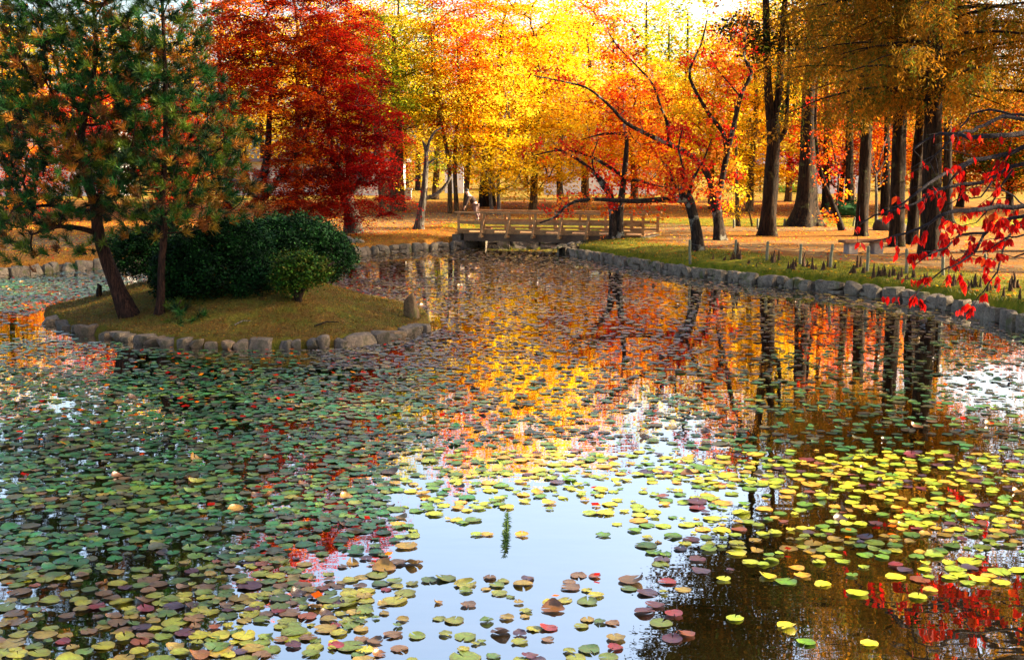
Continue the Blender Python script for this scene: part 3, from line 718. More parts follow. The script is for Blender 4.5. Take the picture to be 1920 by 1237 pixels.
pxtree('slender_tree', 'slender pale-stemmed sapling between the cherries and the forked tree', 1384, 424, [[(1384, 427), (1382, 380), (1381, 310), (1380, 250), (1378, 190)], [(1410, 426), (1405, 400), (1390, 370), (1384, 345)]],
       [(.11, .03), (.05, .02)], [0], 22, 12, GOLD, 30, 83, BARK_LIT, flare=.2)
pxtree('crooked_tree', 'thin crooked dark tree curving up left from the path', 1578, 432, [[(1580, 436), (1570, 405), (1556, 370), (1542, 335), (1533, 290), (1529, 230), (1532, 150)], [(1566, 400), (1569, 370), (1572, 330), (1564, 290), (1556, 250)]],
       [(.14, .04), (.05, .02)], [0, 1], 30, 14, ORG + RED, 30, 84, BARK_DARK, flare=.3)
pxtree('bare_shrub_tree', 'bare pale-twigged young tree between the dark trunks', 1643, 420, [[(1643, 423), (1643, 370), (1642, 325)], [(1642, 328), (1625, 285), (1600, 225), (1588, 180)], [(1642, 330), (1652, 290), (1668, 240), (1676, 200)], [(1641, 325), (1634, 270), (1612, 200)], [(1643, 330), (1660, 300), (1684, 262)]],
       [(.08, .05), (.035, .01), (.035, .01), (.03, .01), (.03, .01)], [1, 2, 3, 4], 46, 13, ORG, 6, 85, BARK_PALE, flare=.2)

# --- redwoods (deciduous conifers) --------------------------------------------------------------------
def redwood(label, bu, bv, path, r0, rtop, H, z0, spread, seed, ncl=70, D=None, left=1.0, dens=1.0):
    rng = np.random.default_rng(seed)
    b = base(bu, bv) if D is None else gz(*D); D = b.y; off = np.array(b)
    root = thing('redwood_tree', label, 'tree', b, 'tall dark redwoods on the right bank')
    pts = [P(u, v, D) for u, v in path] if path else [b]
    x1, z1 = pts[-1].x, pts[-1].z
    pts = pts + [Vector((x1 + .1, D, z1 + (H - z1) * f)) for f in ((.35, .7, 1.0) if path else (.15, .35, .6, 1.0))]
    pts[0].z -= .15
    zz = np.array([p_.z for p_ in pts]); f = (zz - zz[0]) / (zz[-1] - zz[0]); rad = r0 * (1 - f) ** .8 + .03
    if rtop: rad = np.minimum(rad, r0)
    tb = MB(); V, F_ = trunk_mesh(pts, list(rad), rng, .7, 20, .07, .25); tb.add(V - off, F_); tb.build('trunk', BARK_RED, root, True)
    mb = MB(); cb = MB(); cen = []; strands = []
    n = int(ncl)
    for i in range(n):
        z = z0 + (H - z0 - .3) * (i / n) ** 1.15; fz = (z - z0) / (H - z0)
        L = spread * (1 - fz) ** .5 * rng.uniform(.55, 1.1) + .3; az = rng.uniform(0, 6.283)
        cx = np.interp(z, zz, [p_.x for p_ in pts]); A = np.array([cx, D, z])
        d = np.array([math.cos(az) * (left if math.cos(az) < 0 else 1.0), math.sin(az), 0]); B = A + d * L + np.array([0, 0, L * rng.uniform(-.25, .15)])
        C_ = (A + B) / 2 + np.array([0, 0, L * .16]); s_ = np.linspace(0, 1, 6)[:, None]
        pp = (1 - s_) ** 2 * A + 2 * s_ * (1 - s_) * C_ + s_ ** 2 * B
        V, F_ = tube(pp, np.linspace(.05, .012, 6) * (.6 + .4 * L / 3), 5); mb.add(V - off, F_)
        for k in range(int((3 + L * 4.5) * dens)):                                    # hanging feathery sprays
            s1 = rng.uniform(.15, 1.0); Q = (1 - s1) ** 2 * A + 2 * s1 * (1 - s1) * C_ + s1 ** 2 * B
            Q = Q + rng.normal(size=3) * np.array([.28, .28, .10]); strands.append((Q, rng.uniform(.35, 1.0), rng.normal(0, .35, 2)))
    per = 20; K = len(strands)
    Q = np.array([s_[0] for s_ in strands]); Ls = np.array([s_[1] for s_ in strands]); dr = np.array([s_[2] for s_ in strands])
    tt = np.tile(np.linspace(0, 1, per), K); ci = np.repeat(np.arange(K), per)
    cen = Q[ci] + np.column_stack([dr[ci, 0] * tt * Ls[ci], dr[ci, 1] * tt * Ls[ci], -tt ** 1.3 * Ls[ci]]) + rng.normal(size=(K * per, 3)) * .05
    tot = len(cen); side = rng.normal(size=(tot, 3)); side[:, 2] = -np.abs(side[:, 2]) * .9 - .3; side /= np.linalg.norm(side, axis=1)[:, None]
    nrm = rng.normal(size=(tot, 3)); wd = np.cross(side, nrm); wd /= np.linalg.norm(wd, axis=1)[:, None]
    L = rng.uniform(.09, .2, tot)[:, None]; Wd = .018
    V = np.stack([cen, cen + side * L * .5 + wd * Wd, cen + side * L, cen + side * L * .5 - wd * Wd], 1).reshape(-1, 3)
    pal = np.array(OLIVE); kc = pal[rng.integers(0, len(pal), K)]; C = kc[ci] * rng.uniform(.7, 1.3, (tot, 1))
    cb.add(V - off, np.arange(tot * 4).reshape(-1, 4), np.repeat(np.clip(C, 0, 1), 4, 0))
    mb.build('branches', BARK_RED, root, True); cb.build('crown', LEAF, root)
    return root
RWH = 0
redwood('thin dark redwood trunk left of the bench, rising straight to the top edge', 1617, 442, [(1616, 446), (1617, 410), (1621, 330), (1627, 200), (1634, 60), (1637, 0)], .21, .2, 19, 5.9, 4.6, 91, 100, dens=2.0)
redwood('straight dark redwood with a gold-lit side, directly behind the bench', 1682, 462, [(1680, 466), (1682, 420), (1684, 330), (1689, 150), (1692, 0)], .23, .2, 20, 5.4, 4.4, 92, 110, dens=2.2)
redwood('biggest dark redwood trunk, right of the bench', 1745, 480, [(1743, 484), (1745, 430), (1747, 330), (1752, 150), (1757, 0)], .27, .25, 20, 5.0, 4.6, 93, 110, dens=2.2)
redwood('narrow dark redwood leaning close behind the biggest one', 1712, 458, [(1709, 462), (1713, 400), (1720, 300), (1728, 200), (1734, 0)], .19, .15, 13, 6.5, 2.6, 94, 40)
redwood('redwood just beyond the right edge whose crown hangs into the picture', 0, 0, None, .4, .2, 20, 5.2, 5.0, 95, 120, D=(16.6, 38.0), dens=2.0)
redwood('tall redwood on the bank outside the right edge, mirrored in the pond', 0, 0, None, .4, .2, 17, 6.5, 4.2, 96, 60, D=(14.8, 25.0))
redwood('unseen redwood added on the near right bank to shade the island', 0, 0, None, .4, .2, 17, 4.5, 4.6, 97, 90, D=(14.6, 20.5), dens=1.9)  # this and the next two: unseen redwoods added to shade the island
redwood('second unseen redwood added on the near right bank for shade', 0, 0, None, .4, .2, 18, 4.5, 5.0, 98, 90, D=(18.0, 24.5), dens=1.9)
redwood('third unseen redwood added for shade behind the overhanging cherry', 0, 0, None, .4, .2, 18, 5.5, 5.0, 99, 90, D=(20.0, 19.5), dens=1.9)
redwood('unseen redwood added beyond the right edge to shade the fence posts', 0, 0, None, .4, .2, 17, 5.0, 4.4, 88, 80, D=(18.6, 31.0), dens=1.5)  # this and the next: unseen redwoods added to throw shade across the bank
redwood('unseen redwood added beyond the right edge to shade the bench', 0, 0, None, .4, .2, 16, 6.0, 4.0, 89, 60, D=(21.5, 35.5), dens=1.3)
for (x, y, sd_, lb) in [(14.2, 10.2, 121, 'unseen high-crowned tree added on the near right bank to shade the near left water'), (14.8, 14.4, 122, 'second unseen high-crowned tree added on the near right bank for shade')]:  # unseen trees added, crowns raised so only the left pads fall in shade
    b = gz(x, y)
    tree('unseen_shade_tree', lb, b, [([b + Vector((0, 0, -.2)), b + Vector((.1, 0, 3)), b + Vector((-.2, .1, 6.5)), b + Vector((-.4, 0, 10))], [.35, .28, .22, .08])], [((x - .6, y, 9.8), (2.9, 2.6, 2.5))], OLIVE + GRN, 90, 150, (.35, .35, .25), .14, sd_, BARK_DARK, .6, .5)
for (u, v, top, r_, lb) in [(1592, 402, 150, .22, 'dark conifer trunk in shade behind the thin crooked tree'), (1548, 396, 200, .20, 'shaded trunk right behind the huge flared tree'), (1662, 404, 120, .18, 'dark trunk between the two straight redwoods'), (1776, 418, 180, .24, 'shaded trunk behind the red-leaved branches')]:
    b = base(u, v); D = b.y
    tree('conifer_tree', lb, b, [([P(u, v + 3, D), P(u + 1, (v + top) / 2, D), P(u + 2, top, D), P(u + 3, 0, D)], [r_, r_ * .8, r_ * .6, .05])], [pxe(u, 60, D, 60, 110, 1.6)], OLIVE + ORG, 40, 150, (.3, .3, .4), .12, int(u), BARK_RED, .5, .8, droop=1.5)

# --- pines on the island ------------------------------------------------------------------------------
def tufts(cen, dirs, n, L, rng, green, rust, frac, wd=.006, clus=None):
    k = len(cen); tot = k * n; ci = np.repeat(np.arange(k), n)
    d = rng.normal(size=(tot, 3)); d /= np.linalg.norm(d, axis=1)[:, None]; d = d + dirs[ci] * 1.0; d /= np.linalg.norm(d, axis=1)[:, None]
    ln = L * rng.uniform(.7, 1.15, (tot, 1)); s_ = np.cross(d, rng.normal(size=(tot, 3))); s_ /= np.linalg.norm(s_, axis=1)[:, None]
    c = cen[ci] + dirs[ci] * rng.uniform(-.06, .05, (tot, 1))
    V = np.stack([c - s_ * wd, c + s_ * wd, c + d * ln + s_ * wd * .3, c + d * ln - s_ * wd * .3], 1).reshape(-1, 3)
    isr = rng.random(k) < np.where(clus, .72, .10) if clus is not None else rng.random(k) < frac
    gi = np.array(green)[rng.integers(0, len(green), k)]; ri = np.array(rust)[rng.integers(0, len(rust), k)]
    C = np.where(isr[:, None], ri, gi)[ci] * rng.uniform(.7, 1.35, (tot, 1))
    return V, np.arange(tot * 4).reshape(-1, 4), np.repeat(np.clip(C, 0, 1), 4, 0)
PG = [(.008, .040, .007), (.014, .075, .010), (.06, .095, .006), (.004, .016, .004)]
PR = [(.26, .09, .006), (.16, .045, .005), (.20, .11, .008), (.06, .025, .006)]
def pine(label, b, limbs, ells, ncl, ntuft, seed, extra=None, frac=.36, name='pine_tree'):
    rng = np.random.default_rng(seed); root = thing(name, label, 'tree', b, None); off = np.array(b)
    T_ = clusters_in(ells, ncl, .40, rng)
    if extra: T_ = np.concatenate([T_, np.array(extra)])
    tb = MB()
    for i, (pts, rad) in enumerate(limbs):
        V, F_ = trunk_mesh(pts, rad, rng, .35 if i == 0 else 0, 14 if i == 0 else 8, .06, .2); tb.add(V - off, F_)
    tb.build('trunk', BARK_PINE, root, True)
    br = skeleton(limbs, T_, rng, twig=.008, up=-.04, seg=.35); br.V = [v - off for v in br.V]; br.build('branches', BARK_PINE, root, True)
    ax = np.array([np.mean([p_[0] for p_ in limbs[0][0]]), np.mean([p_[1] for p_ in limbs[0][0]])])
    ci = np.repeat(np.arange(len(T_)), ntuft); cen = T_[ci] + rng.normal(size=(len(ci), 3)) * np.array([.19, .19, .10])
    d = np.column_stack([cen[:, 0] - ax[0], cen[:, 1] - ax[1], np.zeros(len(cen))]); d /= np.linalg.norm(d, axis=1)[:, None] + 1e-6; d[:, 2] = .8
    d += rng.normal(size=d.shape) * .35; d /= np.linalg.norm(d, axis=1)[:, None]
    kr = (sinn(T_[:, 0] + T_[:, 2], T_[:, 2] * 1.3 + T_[:, 1], seed, 1.6) + rng.normal(0, .25, len(T_)) > .95 - frac)[ci]
    V, F_, C = tufts(cen, d, 50, .165, rng, PG, PR, frac, .0055, kr); cb = MB(); cb.add(V - off, F_, C); cb.build('crown', NEEDLE, root)
    return root
def isl_pt(u, v):
    return march(u, v, lambda x, y: float(isl_z(x, y)[0]), 20, 30, 100)
b = isl_pt(240, 592); D = b.y
pine('leaning pine with a bent reddish trunk on the left of the island', b,
     [([P(246, 596, D), P(225, 550, D), P(205, 500, D), P(185, 440, D), P(178, 380, D), P(160, 335, D), P(150, 270, D), P(165, 190, D), P(180, 90, D), P(170, -30, D)], [.17, .14, .125, .115, .10, .08, .07, .055, .045, .02]),
      ([P(184, 438, D), P(150, 428, D - .2), P(110, 425, D - .4), P(60, 440, D - .6)], [.06, .05, .035, .015]), ([P(180, 398, D), P(140, 395, D + .2), P(90, 385, D + .3), P(20, 395, D + .3)], [.05, .04, .03, .012])],
     [pxe(110, 60, D, 150, 110, 1.5), pxe(60, 230, D, 130, 110, 1.4), pxe(70, 380, D - .2, 110, 65, 1.0), pxe(200, 140, D, 120, 100, 1.4), pxe(215, 300, D, 100, 70, 1.2), pxe(60, -80, D, 160, 70, 1.4), pxe(20, 425, D - .4, 70, 40, .7), pxe(120, -220, D, 170, 90, 1.5)],
     520, 6, 101, extra=[P(145, 470, D - .4), P(60, 470, D - .5), P(130, 460, D - .3), P(35, 480, D), P(180, 462, D - .3)])
b = isl_pt(300, 588); D = b.y
pine('slim upright pine in the middle of the island in front of the dark shrubs', b,
     [([P(300, 590, D), P(302, 540, D), P(303, 490, D), P(308, 430, D), P(304, 370, D), P(309, 300, D), P(311, 200, D), P(308, 100, D), P(304, 0, D), P(302, -90, D), P(310, -220, D)], [.08, .07, .065, .06, .055, .05, .045, .035, .03, .02, .01])],
     [pxe(310, 330, D, 140, 80, 1.2), pxe(360, 290, D, 110, 100, 1.1), pxe(320, 180, D, 95, 80, 1.0), pxe(305, 70, D, 80, 80, .9), pxe(390, 370, D, 85, 55, .9), pxe(290, 400, D, 90, 40, .8), pxe(330, -70, D, 110, 80, .9), pxe(350, -190, D, 100, 70, .9)],
     330, 6, 102, frac=.42)
b = isl_pt(330, 590); D = b.y
pine('small pine seedling with yellow tips beside the slim pine stem', b, [([P(330, 592, D), P(333, 575, D), P(340, 562, D)], [.02, .015, .01])], [pxe(345, 570, D, 26, 16, .3), pxe(355, 600, D - .3, 25, 12, .3)], 14, 4, 103, frac=.3, name='pine_seedling')

# --- island shrubs ------------------------------------------------------------------------------------
def shrub(label, bp, ells, n, nl, seed, size=.05, pal=None, stems=3, twig=.010):
    rng = np.random.default_rng(seed); root = thing('clipped_shrub', label, 'shrub', bp, 'clipped evergreen shrubs on the island'); off = np.array(bp)
    pal = pal or [(.003, .018, .004), (.006, .032, .006), (.002, .009, .003), (.010, .045, .007)]
    cen = []
    for c, r in ells:
        k = int(n * r[0] * r[2] / sum(e[1][0] * e[1][2] for e in ells)); d = rng.normal(size=(k, 3)); d /= np.linalg.norm(d, axis=1)[:, None]
        cen.append(np.array(c) + d * np.array(r) * (rng.uniform(.72, 1.0, (k, 1)) + .07 * np.sin(d[:, :1] * 9 + d[:, 2:] * 7) + .05 * np.sin(d[:, :1] * 17 + d[:, 1:2] * 13) + np.where(rng.random((k, 1)) < .03, rng.uniform(.05, .22, (k, 1)), 0)))
    cen = np.concatenate(cen); keep = cen[:, 2] > isl_z(cen[:, 0], cen[:, 1]) + .02; cen = cen[keep]
    V, F_, C = leaves(cen, nl, (.07, .07, .06), size, pal, rng, .3, 0, .55, .35); mb = MB(); mb.add(V - off, F_, C); mb.build('crown', SHRUB, root)
    sb = MB(); tg = np.concatenate([np.array(c) + rng.normal(size=(26, 3)) * np.array(r) * .4 for c, r in ells]); B0 = np.array(bp)
    limbs = [([B0 + np.array([rng.normal(0, .06), rng.normal(0, .06), -.05]), B0 + np.array([rng.normal(0, .2), rng.normal(0, .1), .35]), B0 + np.array([rng.normal(0, .4), 0, .7])], [.05, .04, .02]) for _ in range(stems)]
    for l, r_ in limbs: V, F_ = tube(l, r_, 7); sb.add(V - off, F_)
    sk = skeleton(limbs, tg, rng, twig=twig, seg=.3); sk.V = [v - off for v in sk.V]
    for v_, c_ in zip(sk.V, sk.C): pass
    sb.build('stems', BARK_DARK, root, True); sk.build('branches', BARK_DARK, root)
    return root
b = isl_pt(410, 575); D = b.y; b = Vector((b.x, b.y + 1.3, float(isl_z(b.x, b.y + 1.3)[0])))
shrub('largest dark clipped shrub, a tall dome behind the slim pine', b, [pxe(410, 500, D + 1.3, 102, 84, 1.15), pxe(352, 512, D + 1.4, 66, 64, .9), pxe(474, 537, D + .7, 44, 44, .55), pxe(430, 452, D + 1.3, 75, 45, .9)], 2100, 30, 111)
b = Vector((-4.3, 26.2, float(isl_z(-4.3, 26.2)[0]))); D = b.y
shrub('wide dark green spreading shrub at the back right of the island', b, [pxe(560, 455, D, 88, 50, 1.0), pxe(622, 482, D, 42, 42, .8), pxe(515, 440, D + .3, 50, 35, .8)], 1500, 30, 112)
b = isl_pt(562, 562); D = b.y
shrub('small round light green shrub on a short stem at the front right', b, [pxe(565, 505, D, 50, 30, .48), pxe(545, 525, D, 28, 20, .4)], 520, 24, 113, .05, [(.025, .075, .006), (.05, .10, .008), (.07, .07, .008), (.012, .04, .006)], 4, .006)
b = Vector((-7.4, 25.6, float(isl_z(-7.4, 25.6)[0]))); D = b.y
shrub('dark shrub with visible thin stems between the two pines', b, [pxe(262, 478, D, 52, 42, .7), pxe(235, 460, D + .2, 35, 30, .6), pxe(300, 450, D + .3, 40, 40, .7)], 620, 24, 114, stems=4)

# ------------------------------------------------------------------ overhanging red-leaved tree, right foreground
rng = np.random.default_rng(131)
b = gz(11.4, 15.5); off = np.array(b)
root = thing('overhanging_cherry', 'overhanging branches with large scarlet leaves reaching in from the right edge', 'tree', b)
Dn = 15.0
tr = [b + Vector((0, 0, -.2)), b + Vector((-.3, -.1, .9)), b + Vector((-.9, -.2, 1.9)), b + Vector((-1.6, -.3, 3.0)), b + Vector((-2.2, -.4, 4.2))]
mb = MB(); V, F_ = trunk_mesh(tr, [.24, .2, .16, .11, .06], rng, .5, 14); mb.add(V - off, F_); mb.build('trunk', BARK_CHERRY, root, True)
bl = [([(2230, 215), (2060, 235), (1920, 252), (1891, 250), (1847, 256), (1815, 255), (1791, 252), (1760, 251), (1735, 264), (1713, 280)], .045),
      ([(2230, 190), (2050, 235), (1920, 223), (1873, 221), (1848, 236), (1811, 248), (1791, 254), (1767, 280), (1729, 314)], .03), ([(1950, 225), (1896, 213), (1838, 208), (1811, 227), (1800, 240)], .02),
      ([(2230, 240), (2040, 262), (1920, 275), (1891, 289), (1825, 301), (1770, 326), (1740, 346), (1704, 374), (1680, 388)], .042), ([(1830, 300), (1802, 317), (1784, 339), (1775, 352)], .018),
      ([(2200, 255), (2010, 290), (1912, 308), (1888, 317), (1850, 340), (1800, 345), (1760, 356), (1719, 381), (1696, 390), (1660, 397), (1622, 412), (1606, 416)], .032),
      ([(2230, 300), (2050, 370), (1920, 387), (1838, 392), (1813, 396), (1788, 397), (1760, 406), (1744, 417), (1700, 436), (1660, 447), (1628, 456)], .036),
      ([(2050, 365), (1940, 400), (1880, 415), (1845, 440), (1828, 470), (1800, 492), (1780, 505)], .026), ([(1850, 435), (1800, 440), (1788, 455), (1765, 468), (1740, 478), (1715, 498)], .018),
      ([(1960, 395), (1900, 430), (1880, 470), (1870, 510), (1845, 545), (1832, 560)], .018), ([(1800, 492), (1770, 505), (1740, 530), (1722, 545), (1708, 560)], .012), ([(2040, 375), (1985, 440), (1930, 470), (1900, 480)], .02),
      ([(1860, 340), (1840, 370), (1800, 372), (1770, 390)], .012), ([(1900, 318), (1870, 360), (1850, 400), (1830, 420)], .014), ([(1920, 388), (1890, 360), (1850, 352)], .012), ([(1960, 400), (1920, 440), (1890, 445), (1850, 470), (1800, 470)], .014)]
bb = MB(); tips = []
for k, (pl, r0) in enumerate(bl):
    dd = Dn + rng.uniform(-1.2, 1.2); ph = rng.uniform(0, 6)
    pts = [P(u, v, dd + .35 * math.sin(i * .8 + ph)) for i, (u, v) in enumerate(pl)]
    if pl[0][0] > 2150: pts = [tr[3] + Vector((0, 0, rng.uniform(-.6, .7)))] + pts
    m_ = len(pts); pp, rr = catmull(pts, [max(.006, r0 * (1 - i / m_) ** .7) for i in range(m_)], .14)
    pp = pp + rng.normal(size=pp.shape) * .008
    V, F_ = tube(pp, rr, 7); bb.add(V - off, F_)
    for i in range(2, len(pp)):
        if rng.random() < .85:                                 # side twigs
            d = rng.normal(size=3) * np.array([.8, .8, .5]); d[0] -= .5; d[2] -= .25; d /= np.linalg.norm(d); L = rng.uniform(.12, .42)
            q1 = pp[i] + d * L * .5; q2 = pp[i] + d * L + np.array([0, 0, -.06 * L])
            V, F_ = tube([pp[i], q1, q2], [.005, .004, .0025], 4); bb.add(V - off, F_); tips.append((pp[i] + d * L * .35, q2))
bb.build('branches', BARK_TWIG, root, True)
# leaves: folded ovate shapes hanging from the twigs
lf = np.array([(0, 0, 0), (.20, .22, .05), (.30, .48, .08), (.17, .80, .04), (0, 1.15, -.02), (-.17, .80, .04), (-.30, .48, .08), (-.20, .22, .05), (0, .45, -.03)])
lF = np.array([(0, 1, 8), (1, 2, 8), (2, 3, 8), (3, 4, 8), (4, 5, 8), (5, 6, 8), (6, 7, 8), (7, 0, 8)])
cb = MB()
RL = [(.50, .006, .004), (.60, .012, .005), (.35, .004, .004), (.66, .06, .008), (.20, .004, .004)]
for (a_, q2) in tips:
    u_, v_ = project(np.array([q2])); u_, v_ = u_[0], v_[0]
    dens = 0.30 + 1.9 * math.exp(-((u_ - 1860) / 75) ** 2 - ((v_ - 410) / 85) ** 2) + .9 * math.exp(-((u_ - 1760) / 90) ** 2 - ((v_ - 470) / 60) ** 2) + (1.4 if v_ > 510 else 0)
    if v_ < 300: dens *= .25
    for _ in range(rng.poisson(dens * 6.0)):
        s_ = rng.random(); c0 = a_ * (1 - s_) + q2 * s_
        dn = np.array([rng.normal(0, .35), rng.normal(0, .35), -1.0]); dn /= np.linalg.norm(dn)
        sd_ = np.cross(dn, rng.normal(size=3)); sd_ /= np.linalg.norm(sd_); nn_ = np.cross(sd_, dn); L = rng.uniform(.065, .115)
        M = np.stack([sd_, dn, nn_]); V = lf * L; V[:, 2] *= rng.uniform(-2, 2); V = V @ M + c0 - off
        cb.add(V, lF, np.clip(np.array(RL[rng.choice(5, p=[.35, .3, .15, .1, .1])]) * rng.uniform(.8, 1.2), 0, 1))
cb.build('crown', LEAF, root, True)

# ------------------------------------------------------------------ wooden footbridge
A0 = np.array([P(858, 431, 48.5).x, 48.5]); A1 = np.array([P(1208, 437, 46.0).x, 46.0])
d = (A1 - A0) / np.linalg.norm(A1 - A0); nrm = np.array([-d[1], d[0]]); Wb = 2.5; LB = np.linalg.norm(A1 - A0)
zd = .58; ang = math.atan2(d[1], d[0])
br = thing('footbridge', 'brown timber footbridge with open railings crossing the pond inlet', 'bridge', (A0[0], A0[1], zd)); off = np.array([A0[0], A0[1], zd])
def bp(s, w, z): return np.array([*(A0 + d * s + nrm * w), z]) - off
mb = MB()
npk = int(LB / .16)
for i in range(npk): V, F_ = beam(bp((i + .06) * .16, -.12, zd), bp((i + .06) * .16, Wb + .12, zd), .145, .05); mb.add(V, F_)
mb.build('deck', WOOD, br)
mb = MB()
for w in (-.02, Wb * .5, Wb + .02): V, F_ = beam(bp(.3, w, zd - .17), bp(LB - .3, w, zd - .17), .16, .28); mb.add(V, F_)
mb.build('girders', WOOD_DK, br)
mb = MB()
V, F_ = box((0, 0, 0), (.35, Wb + .3, .6), ang); 
for s in (.0, LB - .05): mb = MB(); mb.add(V + bp(s, Wb / 2, zd - .36), F_); mb.build('abutment', STONE, br)
nb_ = 7
for w, sg in ((0.0, -1), (Wb, 1)):
    rl = bpy.data.objects.new('railing', None); COL.objects.link(rl); rl.parent = br; 
    for i in range(nb_ + 1):
        s = .05 + (LB - .1) * i / nb_; mb = MB(); V, F_ = beam(bp(s, w, zd), bp(s, w, zd + .76), .10, .10); mb.add(V, F_); mb.build('post', WOOD, rl)
        if 0 < i < nb_:
            mb = MB(); V, F_ = beam(bp(s, w + sg * .06, zd + .52), bp(s, w + sg * .42, zd - .14), .07, .08); mb.add(V, F_)
            V, F_ = beam(bp(s, w - sg * .3, zd - .11), bp(s, w + sg * .48, zd - .11), .09, .10); mb.add(V, F_); mb.build('brace', WOOD, rl)
    mb = MB(); V, F_ = beam(bp(-.1, w, zd + .795), bp(LB + .1, w, zd + .795), .16, .06); mb.add(V, F_); mb.build('top_rail', WOOD, rl)
    mb = MB(); V, F_ = beam(bp(.1, w - sg * .005, zd + .40), bp(LB - .1, w - sg * .005, zd + .40), .06, .12); mb.add(V, F_); mb.build('middle_rail', WOOD, rl)
    mb = MB(); V, F_ = beam(bp(0, w, zd + .125), bp(LB, w, zd + .125), .12, .07); mb.add(V, F_)
    for i in range(nb_): 
        s = .05 + (LB - .1) * (i + .05) / nb_; V, F_ = beam(bp(s, w, zd + .06), bp(s + .38, w, zd + .06), .11, .065); mb.add(V, F_)
    mb.build('curb', WOOD, rl)

# ------------------------------------------------------------------ bent person beyond the bridge
def skinned(name, verts, edges, radii, mat, parent, sub=2):
    me = bpy.data.meshes.new(name); me.from_pydata([tuple(v) for v in verts], edges, []); me.materials.append(mat)
    o = bpy.data.objects.new(name, me); COL.objects.link(o); o.parent = parent
    md = o.modifiers.new('skin', 'SKIN'); md.use_smooth_shade = True
    for i, r_ in enumerate(radii):
        sv = me.skin_vertices[0].data[i]; sv.radius = (r_, r_) if not isinstance(r_, tuple) else r_
    me.skin_vertices[0].data[0].use_root = True
    s_ = o.modifiers.new('sub', 'SUBSURF'); s_.levels = sub; s_.render_levels = sub
    return o
SKIN = flat_mat('skin', (.55, .33, .22), .5, .05); JACK = flat_mat('brown_jacket', (.035, .016, .010), .9, .25, 12); PANT = flat_mat('pale_trousers', (.15, .09, .08), .9, .15, 10); HAIR = flat_mat('dark_hair', (.02, .014, .01), .5); SHOE = flat_mat('dark_shoes', (.04, .03, .03), .6)
pz = base(896, 414); pc = thing('person', 'person in a brown jacket and pale trousers bending forward beyond the bridge', 'person', pz)
pc.rotation_euler = (0, 0, 0)
# local: x to the right in the photo, person faces left (-x) bending forward
v = [(-.12, 0, .76), (-.20, 0, .90), (-.30, 0, 1.04), (-.40, 0, 1.16), (-.45, 0, 1.24), (-.50, 0, 1.33), (-.53, 0, 1.41),
     (-.12, -.10, .72), (-.10, -.11, .42), (.03, -.11, .09), (-.12, -.12, .04), (-.10, .10, .72), (-.02, .11, .42), (.12, .11, .09), (-.02, .12, .04),
     (-.42, -.18, 1.10), (-.52, -.21, .86), (-.60, -.18, .66), (-.62, -.17, .59), (-.42, .18, 1.10), (-.50, .21, .86), (-.60, .18, .66), (-.62, .17, .59)]
e = [(0, 1), (1, 2), (2, 3), (3, 4), (4, 5), (5, 6), (0, 7), (7, 8), (8, 9), (9, 10), (0, 11), (11, 12), (12, 13), (13, 14), (3, 15), (15, 16), (16, 17), (17, 18), (3, 19), (19, 20), (20, 21), (21, 22)]
r_ = [.13, .13, .14, .14, .06, .095, .085, .10, .065, .042, .04, .10, .065, .042, .04, .065, .045, .034, .03, .065, .045, .034, .03]
n0 = len(v)
for hi, sy in ((18, -1), (22, 1)):
    hx, hy, hz = v[hi]
    for k in range(4):
        a0 = len(v); oy = (k - 1.5) * .019; ln = (.036, .042, .04, .032)[k]
        v += [(hx - .01, hy + oy, hz - .04), (hx - .02, hy + oy * 1.1, hz - .04 - ln), (hx - .012, hy + oy * 1.1, hz - .04 - ln * 1.8)]; e += [(hi, a0), (a0, a0 + 1), (a0 + 1, a0 + 2)]; r_ += [.010, .008, .006]
    a0 = len(v); v += [(hx - .03, hy - sy * .03, hz - .02), (hx - .05, hy - sy * .04, hz - .05)]; e += [(hi, a0), (a0, a0 + 1)]; r_ += [.011, .008]
skinned('body', v, e, r_, SKIN, pc)
skinned('jacket', [(-.14, 0, .80), (-.21, 0, .92), (-.31, 0, 1.05), (-.40, 0, 1.15), (-.42, -.18, 1.10), (-.52, -.215, .86), (-.59, -.185, .69), (-.42, .18, 1.10), (-.50, .215, .86), (-.59, .185, .69)],
        [(0, 1), (1, 2), (2, 3), (3, 4), (4, 5), (5, 6), (3, 7), (7, 8), (8, 9)], [.165, .165, .17, .15, .085, .068, .055, .085, .068, .055], JACK, pc)
skinned('trousers', [(-.12, 0, .77), (-.12, -.10, .70), (-.10, -.11, .42), (.02, -.11, .13), (-.10, .10, .70), (-.02, .11, .42), (.11, .11, .13)], [(0, 1), (1, 2), (2, 3), (0, 4), (4, 5), (5, 6)], [.155, .125, .085, .065, .125, .085, .065], PANT, pc)
skinned('hair', [(-.45, 0, 1.36), (-.49, 0, 1.42), (-.54, 0, 1.45), (-.58, 0, 1.43)], [(0, 1), (1, 2), (2, 3)], [.085, .10, .09, .05], HAIR, pc)
for nm, x, y in (('shoe', -.04, -.11), ('shoe', .05, .11)): skinned(nm, [(x + .08, y, .05), (x, y, .045), (x - .10, y, .04)], [(0, 1), (1, 2)], [.05, .048, .04], SHOE, pc)

